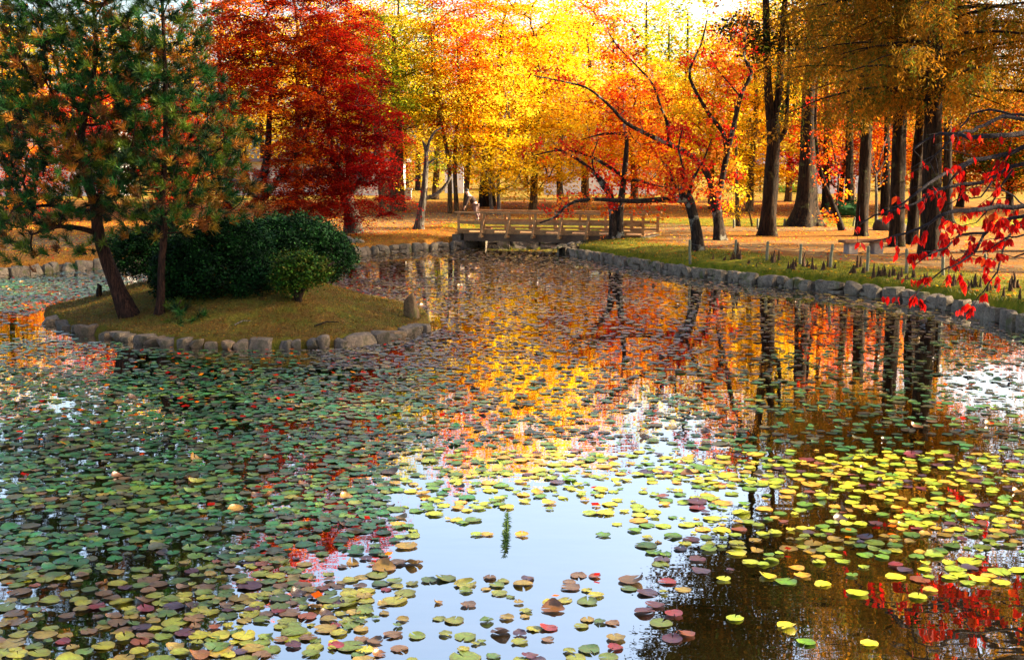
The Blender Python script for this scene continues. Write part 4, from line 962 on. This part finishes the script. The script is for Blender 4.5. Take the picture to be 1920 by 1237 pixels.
# ------------------------------------------------------------------ bench, posts, knees, mound
b1 = base(1592, 476); bx = b1.x; by = b1.y
BST = flat_mat('bench_stone', (.26, .22, .19), .9, .25, 6)
bn = thing('park_bench', 'low backless bench with brown plank seat on two pale stone supports', 'bench', b1)
ex = P(1660, 470, by + .5)
dv = np.array([ex.x + .35 - bx, .5]); dv /= np.linalg.norm(dv); Lb = 1.35; an = math.atan2(dv[1], dv[0])
for s in (0.05, .95):
    V, F_ = box((dv[0] * s, dv[1] * s, .13), (.34, .30, .42), an); mb = MB(); mb.add(V, F_); l_ = mb.build('leg', BST, bn); bv = l_.modifiers.new('bevel', 'BEVEL'); bv.width = .03; bv.segments = 3
V, F_ = box((dv[0] * .5, dv[1] * .5, .385), (Lb * 1.15, .42, .085), an); mb = MB(); mb.add(V, F_); s_ = mb.build('seat', BENCHW, bn)
bv = s_.modifiers.new('bevel', 'BEVEL'); bv.width = .012; bv.segments = 2

fp = [(1294, 489, 450), (1379, 478, 450), (1438, 488, 453), (1500, 495, 458), (1557, 501, 458), (1626, 509, 462), (1699, 512, 467), (1768, 517, 471), (1847, 522, 477)]
fl = ['beside the lichen-spotted cherry trunk', 'among the leftmost cluster of cypress knees', 'below the thick forked tree', 'below the huge flared tree', 'left of the bench', 'in front of the bench', 'in front of the straight redwoods', 'in front of the biggest redwood', 'among the hanging red leaves at the right']
rng = np.random.default_rng(9); ptops = []
def postmesh(h, r, rng):
    V, F_ = tube([(0, 0, -.1), (rng.normal(0, .006), 0, h * .5), (rng.normal(0, .01), 0, h - .02), (rng.normal(0, .01), 0, h)], [r, r * .97, r * .95, r * .8], 10, .03, rng); mb = MB(); mb.add(V, F_); return mb
for (u, v1, v0), lb in zip(fp, fl):
    b_ = base(u, v1); h = (v1 - v0) / FPX * b_.y
    o = postmesh(h, .042, rng).build('fence_post', POST, None, True); o.location = b_; o.rotation_euler = (rng.normal(0, .03), rng.normal(0, .03), 0)
    tag(o, 'thin weathered fence post ' + lb, 'post', 'rope fence posts along the right bank'); ptops.append(b_ + Vector((0, 0, h - .1)))
mb = MB()
for i in range(len(ptops) - 1):
    a_, c_ = ptops[i], ptops[i + 1]; pts = [a_.lerp(c_, k / 8) - Vector((0, 0, .12 * math.sin(math.pi * k / 8))) for k in range(9)]; V, F_ = tube(pts, [.006] * 9, 4); mb.add(V, F_)
tag(mb.build('fence_wire', METAL), 'thin sagging wire strung between the weathered posts on the right bank', 'wire')
for (u, v1, v0, lb) in [(1376, 428, 412, 'short grey stake leaning on the lawn between cherry and sapling'), (1421, 430, 410, 'short stake just left of the thick forked tree'), (1484, 420, 403, 'stake on the green strip between forked and flared trees'), (1600, 424, 408, 'short stake right of the thin crooked tree'), (1470, 424, 411, 'tiny stake right of the thick forked tree')]:
    b_ = base(u, v1); o = postmesh((v1 - v0) / FPX * b_.y, .05, rng).build('stake', POST, None, True); o.location = b_; o.rotation_euler = (0, rng.normal(0, .1), 0); tag(o, lb, 'stake', 'short stakes beyond the path')

KN = bark_mat('knee_bark', (.07, .035, .02), (.22, .12, .06), None, 14)
kmeshes = []
for s in range(6):
    r = np.random.default_rng(200 + s); mb = MB()
    for k in range(1 + s % 3):
        ox, oy, hh = (0, 0, 1.0) if k == 0 else (r.normal(0, .10), r.normal(0, .10), r.uniform(.45, .8))
        V, F_ = tube([(ox, oy, -.1), (ox, oy, hh * .2), (ox + r.normal(0, .02), oy, hh * .55), (ox + r.normal(0, .03), oy, hh * .85), (ox + r.normal(0, .03), oy, hh)], [.13, .09, .055, .04, .015], 9, .14, r); mb.add(V, F_)
    kmeshes.append(mesh_data('cypress_knee', np.concatenate(mb.V), [np.concatenate(f) for f in mb.F.values()], KN, None, True))
kneelab = []
kn = [(1337, 486, 12), (1360, 488, 9), (1374, 486, 20), (1383, 484, 34), (1388, 500, 20), (1405, 494, 9), (1418, 500, 8), (1446, 490, 18), (1452, 492, 26), (1460, 488, 22), (1478, 504, 16), (1486, 506, 24), (1492, 500, 18),
      (1508, 512, 30), (1514, 514, 14), (1523, 504, 26), (1530, 505, 12), (1545, 520, 20), (1552, 514, 22), (1566, 517, 12), (1600, 512, 20), (1607, 502, 26), (1613, 500, 22), (1620, 512, 18), (1638, 520, 30), (1647, 518, 22), (1658, 517, 24), (1668, 520, 18), (1674, 516, 20), (1684, 524, 18), (1690, 520, 22),
      (1702, 524, 14), (1712, 520, 20), (1726, 530, 16), (1738, 522, 14), (1790, 535, 26), (1802, 530, 22), (1816, 545, 22), (1828, 538, 30), (1838, 552, 22), (1852, 545, 18), (1868, 540, 24), (1882, 556, 22), (1893, 545, 26), (1901, 540, 36), (1912, 560, 22)]
for i, (u, v, h) in enumerate(kn):
    b_ = base(u, v); q_ = poly_sd(np.array([[b_.x, b_.y]]), pond)[0]
    if q_ < .55:
        b_ = base(u, v - 14)
    hm = h / FPX * b_.y * 1.05
    o = bpy.data.objects.new('cypress_knee', kmeshes[i % 6]); COL.objects.link(o); o.location = b_; o.scale = (.75 * hm ** .5 * .95, .75 * hm ** .5, hm * .85); o.rotation_euler = (0, 0, i * 1.7)
    zone = ('by the leftmost fence posts' if u < 1430 else 'below the thick forked tree' if u < 1475 else 'below the huge flared tree' if u < 1535 else 'left of the bench' if u < 1590 else 'just below the bench' if u < 1632 else 'right of the bench' if u < 1700 else 'beneath the biggest redwood' if u < 1780 else 'in shade under red leaves')
    sz = 'tall' if h >= 26 else 'medium' if h >= 18 else 'stubby'
    tag(o, None, 'tree root', 'cypress knees along the right bank'); kneelab.append((o, f'{sz} pointed cypress knee on the bank {zone}', u))
# little mound with stone border behind
b_ = base(1668, 432); r = np.random.default_rng(3)
V, F_ = rock(r, .75, .6, .55, .1, .05, 11); o = mesh_obj('earth_mound', V, [F_], SOIL, None, np.ones((len(V), 3)), True); o.location = b_; tag(o, 'small conical mound of dark earth between the dark redwood trunks', 'mound')
stone_wall('stone_border', 'pale low stone border along the lawn behind the crooked tree', [(base(1530, 402).x, base(1530, 402).y), (base(1565, 402).x, base(1565, 402).y), (base(1610, 404).x, base(1610, 404).y)], 1, ground(*XY(base(1565, 402))) + .18, .5, 14)

# stump on the island
b_ = isl_pt(186, 556); V, F_ = tube([(0, 0, -.05), (0, 0, .12), (.02, 0, .22), (-.02, 0, .27)], [.07, .06, .05, .02], 9, .2, rng)
mb = MB(); mb.add(V, F_); o = mb.build('tree_stump', BARK_DARK, None, True); o.location = b_; tag(o, 'short dark broken stump left of the leaning pine', 'stump')
# fallen sticks on the island
for (u, v, du, lb) in [(440, 612, 30, 'pale fallen stick on the turf below the big shrub'), (590, 614, 45, 'dark fallen branch above the edging stones right of centre')]:
    a_ = isl_pt(u, v); c_ = isl_pt(u + du, v - 6); pts = [a_ + Vector((0, 0, .03)), a_.lerp(c_, .5) + Vector((0, .05, .07)), c_ + Vector((0, 0, .04))]; V, F_ = tube(pts, [.018, .014, .008], 6); mb = MB(); mb.add(V - np.array(a_), F_)
    o = mb.build('fallen_branch', BARK_PALE if u < 500 else BARK_DARK, None, True); o.location = a_; tag(o, lb, 'branch')

# ------------------------------------------------------------------ buildings and hedges far behind
def wallobj(u0, u1, D, z0, z1, label):
    x0 = (u0 - 960) / FPX * D; x1 = (u1 - 960) / FPX * D; root = thing('garden_wall', label, 'wall', ((x0 + x1) / 2, D, z0))
    V, F_ = box((0, 0, (z1 - z0) / 2), (x1 - x0, .3, z1 - z0)); mb = MB(); mb.add(V, F_); mb.build('wall_panel', WHITE, root)
    V, F_ = box((0, 0, z1 - z0 + .08), (x1 - x0 + .1, .6, .16)); mb = MB(); mb.add(V, F_); mb.build('coping', ROOFT, root)
wallobj(1020, 1230, 86, 1.1, 3.3, 'long white plaster wall seen through the yellow trees right of the bridge')
wallobj(1500, 1620, 88, 1.2, 3.3, 'white plaster wall seen under the scarlet maples')
wallobj(835, 870, 90, 1.2, 3.4, 'narrow white wall glimpsed left of the dark leaning trunk')
D = 84; x0 = (420 - 960) / FPX * D; x1 = (755 - 960) / FPX * D
bd = thing('pale_building', 'long low white building with dark window bands behind the crimson maple', 'building', ((x0 + x1) / 2, D, 1.0)); hw = (x1 - x0) / 2
V, F_ = box((0, 1.5, 1.3), (2 * hw, 3, 2.6)); mb = MB(); mb.add(V, F_); mb.build('wall', WHITE, bd)
V, F_ = box((0, 1.4, 2.7), (2 * hw + .8, 4, .22)); mb = MB(); mb.add(V, F_); mb.build('roof', ROOFT, bd)
for k in range(7):
    xx = -hw + 1 + k * (2 * hw - 2) / 6; V, F_ = box((xx, -.03, 1.6), (1.1, .1, .9)); mb = MB(); mb.add(V, F_); w_ = mb.build('window', GLASSD, bd)
    V, F_ = box((xx, -.06, 1.10), (1.25, .12, .09)); mb = MB(); mb.add(V, F_); mb.build('sill', CONC, w_)
D = 82; x0 = (-60 - 960) / FPX * D; x1 = (230 - 960) / FPX * D
bd = thing('pale_building', 'white building behind the left-hand trees with one row of windows', 'building', ((x0 + x1) / 2, D, 1.0)); hw = (x1 - x0) / 2
V, F_ = box((0, 1.5, 2.4), (2 * hw, 3, 4.8)); mb = MB(); mb.add(V, F_); mb.build('wall', WHITE, bd)
V, F_ = box((0, 1.4, 4.9), (2 * hw + .8, 4, .22)); mb = MB(); mb.add(V, F_); mb.build('roof', ROOFT, bd)
for k in range(5):
    xx = -hw + 1 + k * (2 * hw - 2) / 4; V, F_ = box((xx, -.03, 2.9), (1.2, .1, 1.3)); mb = MB(); mb.add(V, F_); mb.build('window', GLASSD, bd)
# pavilion
Dp = 96; px = (1452 - 960) / FPX * Dp; zg = ground(px, Dp)
pv = thing('garden_pavilion', 'small open pavilion with a dark tiled hip roof behind the forked tree', 'pavilion', (px, Dp, zg))
for sx in (-1.05, 1.05):
    for sy in (-1.0, 1.0): V, F_ = beam((sx, sy, 0), (sx, sy, 2.1), .13, .13); mb = MB(); mb.add(V, F_); mb.build('post', METAL, pv)
V = np.array([(-2, -2, 2.05), (2, -2, 2.05), (2, 2, 2.05), (-2, 2, 2.05), (-.5, 0, 2.85), (.5, 0, 2.85), (-2, -2, 2.15), (2, -2, 2.15), (2, 2, 2.15), (-2, 2, 2.15)])
mb = MB(); mb.add(V, [np.array([(3, 2, 1, 0), (0, 1, 7, 6), (1, 2, 8, 7), (2, 3, 9, 8), (3, 0, 6, 9), (6, 7, 5, 4), (8, 9, 4, 5)]), np.array([(7, 8, 5), (9, 6, 4)])]); mb.build('roof', ROOFT, pv)
V, F_ = box((0, 0, .4), (1.4, .4, .08)); mb = MB(); mb.add(V, F_); mb.build('seat', BENCHW, pv)
def hedge(label, u0, u1, D, h, pal, seed):
    rng = np.random.default_rng(seed); x0 = (u0 - 960) / FPX * D; x1 = (u1 - 960) / FPX * D; z = ground((x0 + x1) / 2, D); n = int((x1 - x0) * h * 60)
    c = np.column_stack([rng.uniform(x0, x1, n), D + rng.uniform(-.4, .4, n), z + h * rng.random(n) ** .6]); V, F_, C = leaves(c, 14, (.1, .1, .08), .11, pal, rng, .3); mb = MB(); mb.add(V - np.array([(x0 + x1) / 2, D, z]), F_, C)
    root = thing('hedge', label, 'hedge', ((x0 + x1) / 2, D, z)); mb.build('foliage', SHRUB, root)
    V, F_ = rock(rng, (x1 - x0) / 2 * .94, .4, h * .45, .9, .02); sb = MB(); sb.add(V + np.array([0, 0, h * .45]), F_, np.array(pal[-1])); sb.build('inner_growth', SHRUB, root)
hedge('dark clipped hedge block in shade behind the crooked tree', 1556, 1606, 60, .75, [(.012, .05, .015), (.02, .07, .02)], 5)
hedge('bright lime green hedge under the pavilion', 1455, 1505, 90, .6, [(.35, .42, .04), (.25, .34, .03)], 6)
# lamp post and litter box at left
b_ = base(845, 384); lp = thing('lamp_post', 'slim dark lamp post left of the orange stems', 'lamp post', b_)
V, F_ = tube([(0, 0, -.1), (0, 0, 2.6)], [.06, .045], 8); mb = MB(); mb.add(V, F_); mb.build('pole', METAL, lp, True)
V, F_ = tube([(0, 0, 2.6), (0, 0, 2.68), (0, 0, 2.9), (0, 0, 2.98)], [.05, .13, .15, .04], 10); mb = MB(); mb.add(V, F_); mb.build('lamp_head', CONC, lp, True)
b_ = base(757, 373); V, F_ = box((0, 0, .28), (.95, .5, .56)); mb = MB(); mb.add(V, F_); V, F_ = box((0, 0, .60), (1.1, .62, .08)); mb.add(V, F_); V, F_ = box((0, -.26, .34), (.4, .03, .18)); mb.add(V, F_)
o = mb.build('stone_block', CONC, None); o.location = b_; tag(o, 'squat grey stone block on the lawn behind the flared pale trunk', 'stone block')

# ------------------------------------------------------------------ ground cover
rng = np.random.default_rng(15)
def on_land(n, x0, x1, y0, y1, rng, sdmin=.35, sdmax=99):
    q_ = np.column_stack([rng.uniform(x0, x1, n), rng.uniform(y0, y1, n)]); s_ = poly_sd(q_, pond); k = (s_ > sdmin) & (s_ < sdmax); q_ = q_[k]; s_ = s_[k]
    return q_, land_z(q_[:, 0], q_[:, 1], s_)
q1, z1 = on_land(60000, -22, 24, 17, 68, rng); k = (q1[:, 0] < 1) | (q1[:, 1] > 59) | (rng.random(len(q1)) < .35); q1 = q1[k]; z1 = z1[k]
cen = np.column_stack([q1, z1 + .015]); V, F_, C = leaves(cen, 1, (.02, .02, .004), .085, ORG + GOLD + RED[:1] + [(.4, .2, .06)], rng, 2.2, 0, .6)
lt = MB(); lt.add(V, F_, C)
q2 = np.column_stack([rng.uniform(-10, -1.7, 9000), rng.uniform(20.5, 29, 9000)]); q2 = q2[-poly_sd(q2, isl_s) > .1]
cen = np.column_stack([q2, isl_z(q2[:, 0], q2[:, 1]) + .012]); V, F_, C = leaves(cen, 1, (.01, .01, .004), .05, [(.22, .08, .012), (.36, .18, .02), (.14, .05, .01)], rng, 2.0, 0, .5); lt.add(V, F_, C)
tag(lt.build('fallen_leaves', LEAF), 'orange and brown fallen leaves scattered over the banks and island', 'fallen leaves', kind='stuff')
def blades(q_, z_, h, wd, pal, rng):
    n = len(q_); a = rng.uniform(0, 6.28, n); L = h * rng.uniform(.5, 1.3, n); lean = rng.normal(0, .35, (n, 2)) * L[:, None]
    b0 = np.column_stack([q_, z_ - .01]); s_ = np.column_stack([np.cos(a), np.sin(a), np.zeros(n)]) * wd; t_ = b0 + np.column_stack([lean, L])
    V = np.stack([b0 - s_, b0 + s_, t_], 1).reshape(-1, 3); C = np.array(pal)[rng.integers(0, len(pal), n)] * rng.uniform(.7, 1.3, (n, 1))
    return V, np.arange(n * 3).reshape(-1, 3), np.repeat(C, 3, 0)
gb = MB(); GP = [(.06, .09, .006), (.17, .16, .008), (.28, .21, .014), (.04, .06, .005)]
q_, z_ = on_land(90000, 1, 14, 20, 47, rng, .2, 2.6); k = sinn(q_[:, 0], q_[:, 1], 44, 1.6) > -.25; gb.add(*blades(q_[k], z_[k], .07, .006, GP, rng))
q_, z_ = on_land(30000, -18, 0, 30, 52, rng, .2, 2.2); gb.add(*blades(q_, z_, .06, .006, GP, rng))
q2 = np.column_stack([rng.uniform(-10, -1.7, 70000), rng.uniform(20.5, 29, 70000)]); q2 = q2[-poly_sd(q2, isl_s) > .12]
gb.add(*blades(q2, isl_z(q2[:, 0], q2[:, 1]), .055, .004, [(.08, .07, .01), (.17, .11, .015), (.045, .06, .008), (.12, .055, .01)], rng))
tag(gb.build('grass', GRASS), 'short yellow-green grass on the pond banks and island', 'grass', kind='stuff')

# ------------------------------------------------------------------ lily pads
PADM, t, out = newmat('lily_pad')
c = attr(t); nv = noise(t, 17, 5, .65); c = mixc(t, ramp(t, nv, [(.36, (.5, .5, .5)), (.5, (0, 0, 0))]), c, (.07, .035, .008)); nw = noise(t, 60, 3, .6); c = mixc(t, ramp(t, nw, [(.30, (.35, .35, .35)), (.5, (0, 0, 0))]), c, (.03, .03, .006))
p = N(t, 'ShaderNodeBsdfPrincipled', Roughness=.33); p.inputs['Specular IOR Level'].default_value = .6
t.links.new(c, p.inputs['Base Color']); t.links.new(bump(t, nv, .3, .02), p.inputs['Normal']); t.links.new(p.outputs[0], out.inputs[0])
SEG = 18
def pad_geo(r, rng, col, curl=None):
    a0 = rng.uniform(.05, .16); th = np.linspace(a0, 2 * math.pi - a0, SEG)
    rr = r * (1 + .035 * np.sin(th * 3 + rng.uniform(0, 6)) + rng.normal(0, .018, SEG)); el = rng.uniform(.88, 1.0)
    ring = np.column_stack([np.cos(th) * rr, np.sin(th) * rr * el, np.abs(rng.normal(0, .004, SEG)) + .003 * np.sin(th * 2 + rng.uniform(0, 6))])
    inner = np.column_stack([np.cos(th) * rr * .62, np.sin(th) * rr * .62 * el, np.full(SEG, .002)])
    if curl: 
        ca = rng.uniform(0, 6.28); k = np.clip(np.cos(th - ca), 0, 1) ** 1.5 * curl; ring[:, 2] += k * r * .9; ring[:, :2] *= (1 - .45 * k)[:, None]; inner[:, 2] += k * r * .15
    V = np.concatenate([[[.06 * r, 0, .001]], inner, ring]); i = np.arange(SEG - 1)
    F3 = np.stack([np.zeros(SEG - 1, int), 1 + i, 2 + i], 1); F4 = np.stack([1 + i, 1 + SEG + i, 2 + SEG + i, 2 + i], 1)
    col = np.array(col); sec = 1 + .10 * ((np.arange(SEG) % 2) * 2 - 1) * 1.1; rim = col * np.array([1.05, .82, .8]) * rng.uniform(.7, 1.0)
    C = np.concatenate([[col * 1.1], col[None] * sec[:, None], rim[None] * np.ones((SEG, 1))])
    rz = rng.uniform(0, 6.283); co, si = math.cos(rz), math.sin(rz); V = np.column_stack([V[:, 0] * co - V[:, 1] * si, V[:, 0] * si + V[:, 1] * co, V[:, 2]])
    V[:, 2] += rng.normal(0, .008) * V[:, 0] + rng.normal(0, .008) * V[:, 1]
    return V, [F3, F4], np.clip(C, 0, 1)
def density(u, v):
    """how thickly pads cover the water around a point (u,v: where it shows in the photograph)"""
    d_ = np.where(u < 720, .90, .30)
    d_ = np.where((u >= 720) & (u < 1000), np.interp(u, [720, 1000], [.80, .30]), d_)
    d_ = np.where(v < 520, .26, d_)
    d_ = np.where((v > 850) & (u > 720), .62, d_)
    bay = sst(940, 975, v + 22 * np.sin(u * .02)) * sst(745, 800, u - .15 * (v - 960)) * sst(1265, 1190, u - .25 * (v - 960)) * sst(1110, 1080, v - .05 * (u - 900))
    d_ = d_ * (1 - .97 * bay)
    d_ = np.where((u >= 1190) & (v > 950), np.interp(v, [950, 1010, 1060, 1100, 1140, 1300], [.62, .50, .36, .14, .03, .0]) + .10 * sst(1700, 1900, u) * (v < 1150), d_)
    bot = (v > 1078) & (u < 1300)
    d_ = np.where(bot & (u > 700), np.interp(u, [700, 850, 1100, 1250, 1310], [.5, .42, .40, .22, .0]), d_)
    d_ = np.where((u < 700) & (v > 1040), .80, d_)
    d_ = np.where((u < 220) & (v > 590) & (v < 680), .12, d_)
    d_ = np.where((u < 600) & (v > 640) & (v < 690), .45, d_)
    d_ = np.where((u > 1680) & (v < 640), .25, d_)
    d_ = np.where((u > 1750) & (v > 640) & (v < 800), .35, d_)
    return d_
rng = np.random.default_rng(42)
pads = []; grid = {}
def try_pad(x, y, r, ov):
    gx_, gy_ = int(x // .3), int(y // .3)
    for i in (-1, 0, 1):
        for j in (-1, 0, 1):
            for (X_, Y_, R_) in grid.get((gx_ + i, gy_ + j), ()):
                if (X_ - x) ** 2 + (Y_ - y) ** 2 < ((R_ + r) * ov) ** 2: return False
    grid.setdefault((gx_, gy_), []).append((x, y, r)); return True
n = 300000
yy = 6.5 + 42 * rng.random(n); xx = rng.uniform(-1, 1, n) * (yy * .445 + .6)
q_ = np.column_stack([xx, yy]); ok = (poly_sd(q_, pond) < -.12) & (poly_sd(q_, isl_s) > .25); q_ = q_[ok]
uu, vv = project(np.column_stack([q_, np.zeros(len(q_))]))
clump = sinn(q_[:, 0], q_[:, 1], 61, 2.2) * .5 + sinn(q_[:, 0], q_[:, 1], 62, 5.0) * .5
dn = density(uu, vv) * (1 + .9 * clump)
rnd = rng.random(len(q_)); rad = np.clip(rng.normal(.060, .016, len(q_)), .03, .11)
for i in range(len(q_)):
    y_i = q_[i, 1]; cand = n / 42 / (2 * (.445 * y_i + .6))
    if rnd[i] > -math.log(1 - min(.93, max(0, dn[i]))) / (.012 * cand): continue
    if try_pad(q_[i, 0], y_i, rad[i], .60 if dn[i] > .7 else .78): pads.append(i)
pads = np.array(pads)
BLG = [(.010, .085, .020), (.018, .12, .025), (.008, .055, .014), (.07, .14, .010), (.04, .045, .016)]
YLG = [(.27, .33, .008), (.38, .37, .01), (.17, .25, .008), (.40, .24, .012), (.07, .17, .010)]
MIX = [(.11, .13, .01), (.07, .105, .01), (.15, .11, .015), (.09, .05, .02), (.04, .08, .014), (.18, .18, .01)]
PUR = [(.045, .012, .022), (.11, .010, .014), (.03, .018, .035), (.14, .035, .01)]
FAR = [(.07, .055, .022), (.08, .05, .03), (.045, .055, .010), (.17, .12, .012), (.05, .03, .022)]
def pad_colour(x, y, u, v, rng):  # zoned pad hues; the left water's shade is partly put into the blue-green
    w_ = .5 + .5 * float(sinn(np.array([x]), np.array([y]), 70, .8)[0]) + rng.normal(0, .18)
    if v < 690 - .06 * (u - 900) * (u > 900): L, nm = (FAR, 'olive') if u > 560 else (BLG, 'blue-green')
    elif v > 1040 + .05 * (600 - min(u, 600)) and u < 1330:
        if u > 520 and w_ > .80 or rng.random() < .08: L, nm = PUR, 'purple-red'
        else: L, nm = MIX, 'yellow-green'
    elif u > 960 and v > 845: L, nm = (YLG, 'bright yellow') if rng.random() < .9 else (PUR, 'red-brown')
    elif u > 740 and v > 845: L, nm = (YLG, 'bright yellow') if w_ > .35 else (BLG, 'blue-green')
    else: L, nm = (BLG, 'blue-green') if w_ < .78 else (MIX, 'yellow-green')
    return np.array(L[rng.integers(0, len(L))]) * rng.uniform(.8, 1.2), nm
infr = [(i, q_[i, 1]) for i in pads if -20 < uu[i] < 1940 and vv[i] < 1245]
infr.sort(key=lambda k: k[1]); indiv = set(k[0] for k in infr[:300])
PG_ = 'lily pads floating nearest the viewer'
def zone(u, v):
    a = 'at bottom edge' if v > 1160 else 'near bottom edge' if v > 1090 else 'in near water'
    b_ = 'far left' if u < 320 else 'left of scarlet reflection' if u < 640 else 'below open water' if u < 960 else 'by blue water' if u < 1330 else 'over murky water'
    return f'{a} {b_}'
UN = ['', 'first', 'second', 'third', 'fourth', 'fifth', 'sixth', 'seventh', 'eighth', 'ninth', 'tenth', 'eleventh', 'twelfth', 'thirteenth', 'fourteenth', 'fifteenth', 'sixteenth', 'seventeenth', 'eighteenth', 'nineteenth']
def ordinal(k):
    if k < 20: return UN[k]
    return {2: 'twent', 3: 'thirt', 4: 'fort'}[k // 10] + ('ieth' if k % 10 == 0 else 'y-' + UN[k % 10])
def rank_labels(items):
    """items (object, label, u): those sharing a label get their order from the left"""
    d_ = {}
    for o, l, u in items: d_.setdefault(l, []).append((u, o))
    for l, L in d_.items():
        L.sort(key=lambda k: k[0])
        for k, (u, o) in enumerate(L): o['label'] = l if len(L) == 1 else f'{l}, {ordinal(k + 1)} from left'
padlab = []
bulk = MB()
for i in pads:
    x, y, r = q_[i, 0], q_[i, 1], rad[i]
    c, nm = pad_colour(x, y, uu[i], vv[i], rng); cu = rng.random(); curl = rng.uniform(.45, .9) if cu < .03 else (rng.uniform(.1, .4) if cu < .22 else None)
    if curl and curl > .5: c = np.array([(.10, .04, .008), (.18, .10, .01), (.03, .013, .006)][rng.integers(0, 3)])
    z = .003 + rng.random() * .009
    V, F_, C = pad_geo(r, rng, c, curl)
    if i in indiv:
        mb = MB(); mb.add(V, F_, C); o = mb.build('lily_pad', PADM, None, True); o.location = (x, y, z)
        st = 'curled dry brown' if (curl and curl > .5) else nm; sz = 'large ' if r > .085 else ('small ' if r < .05 else '')
        tag(o, None, 'lily pad', PG_); padlab.append((o, f'{sz}{st} lily pad {zone(uu[i], vv[i])}', uu[i]))
    else: bulk.add(V + np.array([x, y, z]), F_, C)
rank_labels(padlab); rank_labels(kneelab)
tag(bulk.build('lily_pads', PADM, None, True), 'thousands of floating lily pads covering the pond beyond the nearest ones', 'lily pads', kind='stuff')
# floating leaves
n = 2600; yy = 8 + 38 * rng.random(n) ** .9; xx = rng.uniform(-1, 1, n) * yy * .43; q3 = np.column_stack([xx, yy]); q3 = q3[(poly_sd(q3, pond) < -.1) & (poly_sd(q3, isl_s) > .2)]
u3, v3 = project(np.column_stack([q3, np.zeros(len(q3))])); keep = (density(u3, v3) > .3) & (rng.random(len(q3)) < np.where(v3 > 830, .10, 1)); q3 = q3[keep]
ex3 = np.column_stack([rng.uniform(-11, -8.2, 240), rng.normal(27.2, .5, 240)]); q3 = np.concatenate([q3, ex3[poly_sd(ex3, isl_s) > .1]])
V, F_, C = leaves(np.column_stack([q3, np.full(len(q3), .035)]), 1, (0, 0, .004), .085, RED + ORG[:2], rng, 3.0, 0, .6)
mb = MB(); mb.add(V, F_, C); tag(mb.build('floating_leaves', LEAF), 'small red and orange leaves floating between the lily pads', 'fallen leaves', kind='stuff')
# water-weed sprig
a_ = G(951, 966); c_ = G(947, 1036); mb = MB(); V, F_ = tube([a_ + Vector((0, 0, .02)), a_.lerp(c_, .5) + Vector((.01, 0, .03)), c_ + Vector((0, 0, .015))], [.008, .008, .004], 5)
mb.add(V - np.array(a_), F_, (.04, .07, .012)); r = np.random.default_rng(8)
for k in range(230):
    s_ = r.random(); c0 = np.array(a_.lerp(c_, s_)) + np.array([0, 0, .025]) - np.array(a_); d_ = np.array([r.normal(0, 1), -.5 + r.normal(0, .4), abs(r.normal(0, .6))]); d_ /= np.linalg.norm(d_); L = r.uniform(.02, .055)
    w_ = np.cross(d_, r.normal(size=3)); w_ /= np.linalg.norm(w_); mb.add(np.array([c0, c0 + d_ * L * .5 + w_ * .005, c0 + d_ * L, c0 + d_ * L * .5 - w_ * .005]), np.array([[0, 1, 2, 3]]), np.array([.035, .075, .012]) * r.uniform(.6, 1.6))
o = mb.build('water_weed', GRASS); o.location = a_; tag(o, 'green feathery water-weed sprig lying in the pale open water', 'water plant')
print('pads', len(pads), 'indiv', len(indiv))
